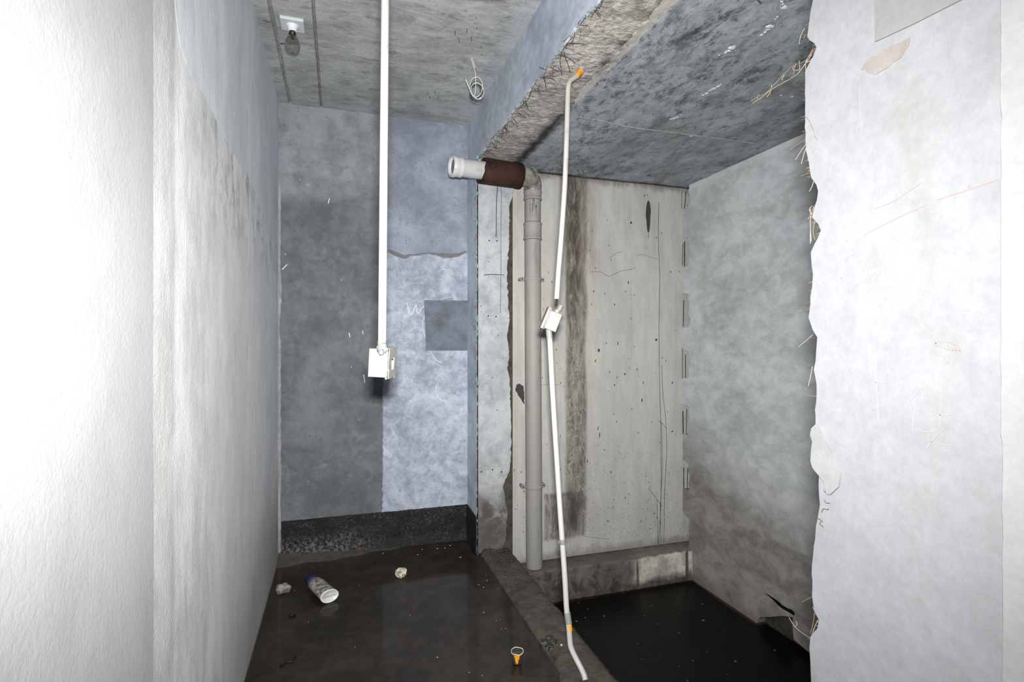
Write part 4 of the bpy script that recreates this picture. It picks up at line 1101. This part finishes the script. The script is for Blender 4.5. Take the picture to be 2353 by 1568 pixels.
along([(.0472, d1 - .03), (.0475, d1 - .012), (.040, d1 - .006), (.0005, d1 - .006)], None).build('pipe_plug', M_lid, t)
for w in (.2, 1.3, 2.6, 3.7, 5.0):
    d_ = ax1*math.cos(w) + ax2*math.sin(w)
    MB().bbox((-.006, -.0012, -.012), (.006, .0016, .012), .0006, Matrix.Translation(hR + hd*(d1 - .006) + d_*.0555) @ Matrix((hd.cross(d_), d_, hd)).transposed().to_4x4()).build('lug', M_drainw, t)
# dirt runs down the stack below the joint
rnd = random.Random(2)
for k in range(9):
    w = -1.86 + rnd.uniform(-.40, .36); z1_ = zy(448) - rnd.uniform(0, .07); L = rnd.uniform(.03, .13)
    q = [V((vx(z1_) + math.cos(w + .03*math.sin(i*2 + k))*(Rr + .0006), YD + math.sin(w + .03*math.sin(i*2 + k))*(Rr + .0006), z1_ - L*i/8)) for i in range(9)]
    MB().tube(q, [.0022*abs(mnoise.noise(p*60) + .35)*(1 - .6*i/8) + .0002 for i, p in enumerate(q)], 6).build('dirt_run', M_grime, t)
for py in (642, 1118):      # pipe clamps
    z = zy(py)
    mb = MB().lathe([(Rr, z - .009), (.0535, z - .009), (.0540, z - .006), (.0540, z + .006), (.0535, z + .009), (Rr, z + .009)], Matrix.Translation((vx(z), YD, 0)), 28)
    for s_ in (-1, 1):
        mb.bbox((vx(z) + s_*.050 - .001 if s_ > 0 else vx(z) - .076, YD + .004, z - .011), (vx(z) + .076 if s_ > 0 else vx(z) - .049, YD + .009, z + .011), .001)
        mb.bbox((vx(z) + s_*.066 - .007, YD + .009, z - .009), (vx(z) + s_*.066 + .007, YP + .002, z + .009), .001)
    cl = mb.build('pipe_clamp', M_drain, t)
    for s_ in (-1, 1):
        MB().tube([V((vx(z) + s_*.066, YD + .006, z)), V((vx(z) + s_*.066, YD - .001, z))], .0046, 10).build('screw', M_rustscr, cl)

# ------------------------------------------------------------------ litter on the wet floor
c0 = onZ(649, 1362, 0)
o = MB().blob(c0 + V((0, 0, .018)), .033, 2, .5, 3, (1, .8, .75), 1.6).build('plaster_lump', M_cup, None, c0)
tag(o, 'pale crumbly lump lying in the water by the white plaster wall', 'lump')
# bottle lying down
bA, bB = onZ(757, 1370, .030), onZ(722, 1338, .028)
t = empty('plastic_bottle', (bA.x, bA.y, 0), 'squashed white plastic bottle with a navy cap lying in the water', 'bottle')
axv = (bB - bA).normalized(); sdv = axv.cross(UP).normalized()
def obl(prof, n=28):
    mb = MB(); vs_ = []
    for s_, a_, b_ in prof:
        c_ = bA + axv*s_
        for k in range(n):
            w = 2*math.pi*k/n
            vs_.append(c_ + sdv*a_*math.cos(w) + UP*b_*math.sin(w))
    mb.add(vs_, [(i*n+k, i*n+(k+1) % n, (i+1)*n+(k+1) % n, (i+1)*n+k) for i in range(len(prof)-1) for k in range(n)], True)
    return mb
L = (bB - bA).length
obl([(.0, .040, .028), (.010, .042, .029), (L*.4, .040, .027), (L*.8, .040, .028), (L*.97, .034, .026), (L, .020, .018), (L, .001, .001)]).build('bottle_body', M_bottle, t)
bs_ = obl([(.004, .0425, .0295), (-.006, .0425, .0295), (-.007, .040, .027), (-.003, .038, .025), (-.002, .001, .001)])
bs_.build('bottle_base', M_bottlew, t)
MB().tube([bA + axv*-.0035 - sdv*.030, bA + axv*-.0035 + sdv*.030], .0012, 5).build('seam', M_seal, t)
obl([(L, .018, .017), (L + .008, .019, .018), (L + .010, .030, .025), (L + .048, .030, .025), (L + .051, .026, .022), (L + .051, .001, .001)]).build('bottle_cap', M_blue, t)
c0 = onZ(923, 1326, 0)
mb = MB().blob(c0 + V((0, 0, .022)), .027, 6, .7, 2, (1.05, .8, .95), 1.4)
o = mb.build('stone', M_stone, None, c0)
for f_ in o.data.polygons: f_.use_smooth = False
tag(o, 'pale angular stone with a yellow stain in the middle of the passage floor', 'stone')
# small open tub
c0 = onZ(1188, 1522, 0)
t = empty('metal_tub', tuple(c0), 'small open dark tub with a pale rim and an orange mark standing in water', 'tub')
T = Matrix.Translation((c0.x, c0.y, -.004)) @ Matrix.Rotation(math.radians(4), 4, 'X')
MB().lathe([(.0005,.0),(.0175,.0),(.0185,.004),(.0225,.046),(.0212,.047),(.0175,.008),(.0005,.007)], T, 26).build('tub_body', M_tin, t)
rim = [T @ V((.0232*math.cos(w)*(1 + .03*math.sin(4*w)), .0232*math.sin(w), .047 + .0008*math.sin(5*w))) for w in [2*math.pi*i/30 for i in range(31)]]
MB().tube(rim, .0016, 6).build('rim', M_tinr, t)
MB().lathe([(.0005,.040),(.0214,.040)], T, 26).build('contents', M_kerb, t)
mk = MB()
wc = math.atan2(-c0.y, -c0.x) - .05
n = 8
for j in range(6):
    pass
gridv = []
for j in range(7):
    hgt = .010 + .034*j/6; half = .16 + .36*j/6
    for i in range(n + 1):
        w = wc - half + 2*half*i/n + .05*math.sin(j*2.1)
        r_ = .0185 + (.0225 - .0185)*(hgt - .004)/.042 + .0006
        gridv.append(T @ V((r_*math.cos(w), r_*math.sin(w), hgt)))
mk.add(gridv, [(j*(n+1)+i, j*(n+1)+i+1, (j+1)*(n+1)+i+1, (j+1)*(n+1)+i) for j in range(6) for i in range(n)], True)
mk.build('orange_mark', M_tape, t)
# crumpled clear film on the kerb
c0 = onZ(1262, 1484, .014)
mb = MB().blob(c0 + V((0, 0, .012)), .026, 5, 1.0, 3, (1, 1, .7), 2.6)
o = mb.build('plastic_film', M_film, None, c0)
for f_ in o.data.polygons: f_.use_smooth = False
tag(o, 'crumpled scrap of clear plastic film on the kerb beside the conduit foot', 'film')
c0 = onZ(1290, 1485, .016)
tag(MB().blob(c0 + V((0,0,.003)), .0045, 3, .4, 2).build('pebble', M_rubble, None, c0), 'tiny cream pebble on the kerb next to the clear film', 'pebble')
for pts, lab in (([(644,1532),(660,1522),(672,1520),(680,1506)], 'black bent stick floating near the foot of the white wall'), ([(664,1417),(670,1415),(678,1416)], 'short black scrap floating below the squashed bottle')):
    q = [onZ(a, b, .004) for a, b in pts]
    r_ = .006 if len(pts) == 3 else .0045
    o = MB().tube(smoothpath(q, 4), [r_*(.5 + .6*abs(math.sin(1 + i*.9))) for i in range(4*(len(pts)-1)+1)], 7).build('stick', M_stick, None, q[0])
    tag(o, lab, 'stick')

# loose grit and brick dust on the kerb by the column
mb = MB(); rnd = random.Random(17)
for i in range(130):
    y = 2.98 - abs(rnd.gauss(0, .22)); x = rnd.uniform(.765, .92)
    mb.blob(V((x, y, .016 + .012*max(0, (y - 2.6)/.4)*(1 - (x - .77)/.17))), rnd.uniform(.002, .007), i, .5, 1, (1, 1, .7))
tag(mb.build('kerb_grit', M_kerb), 'loose brown grit scattered on the kerb at the column foot', 'grit', kind='stuff')
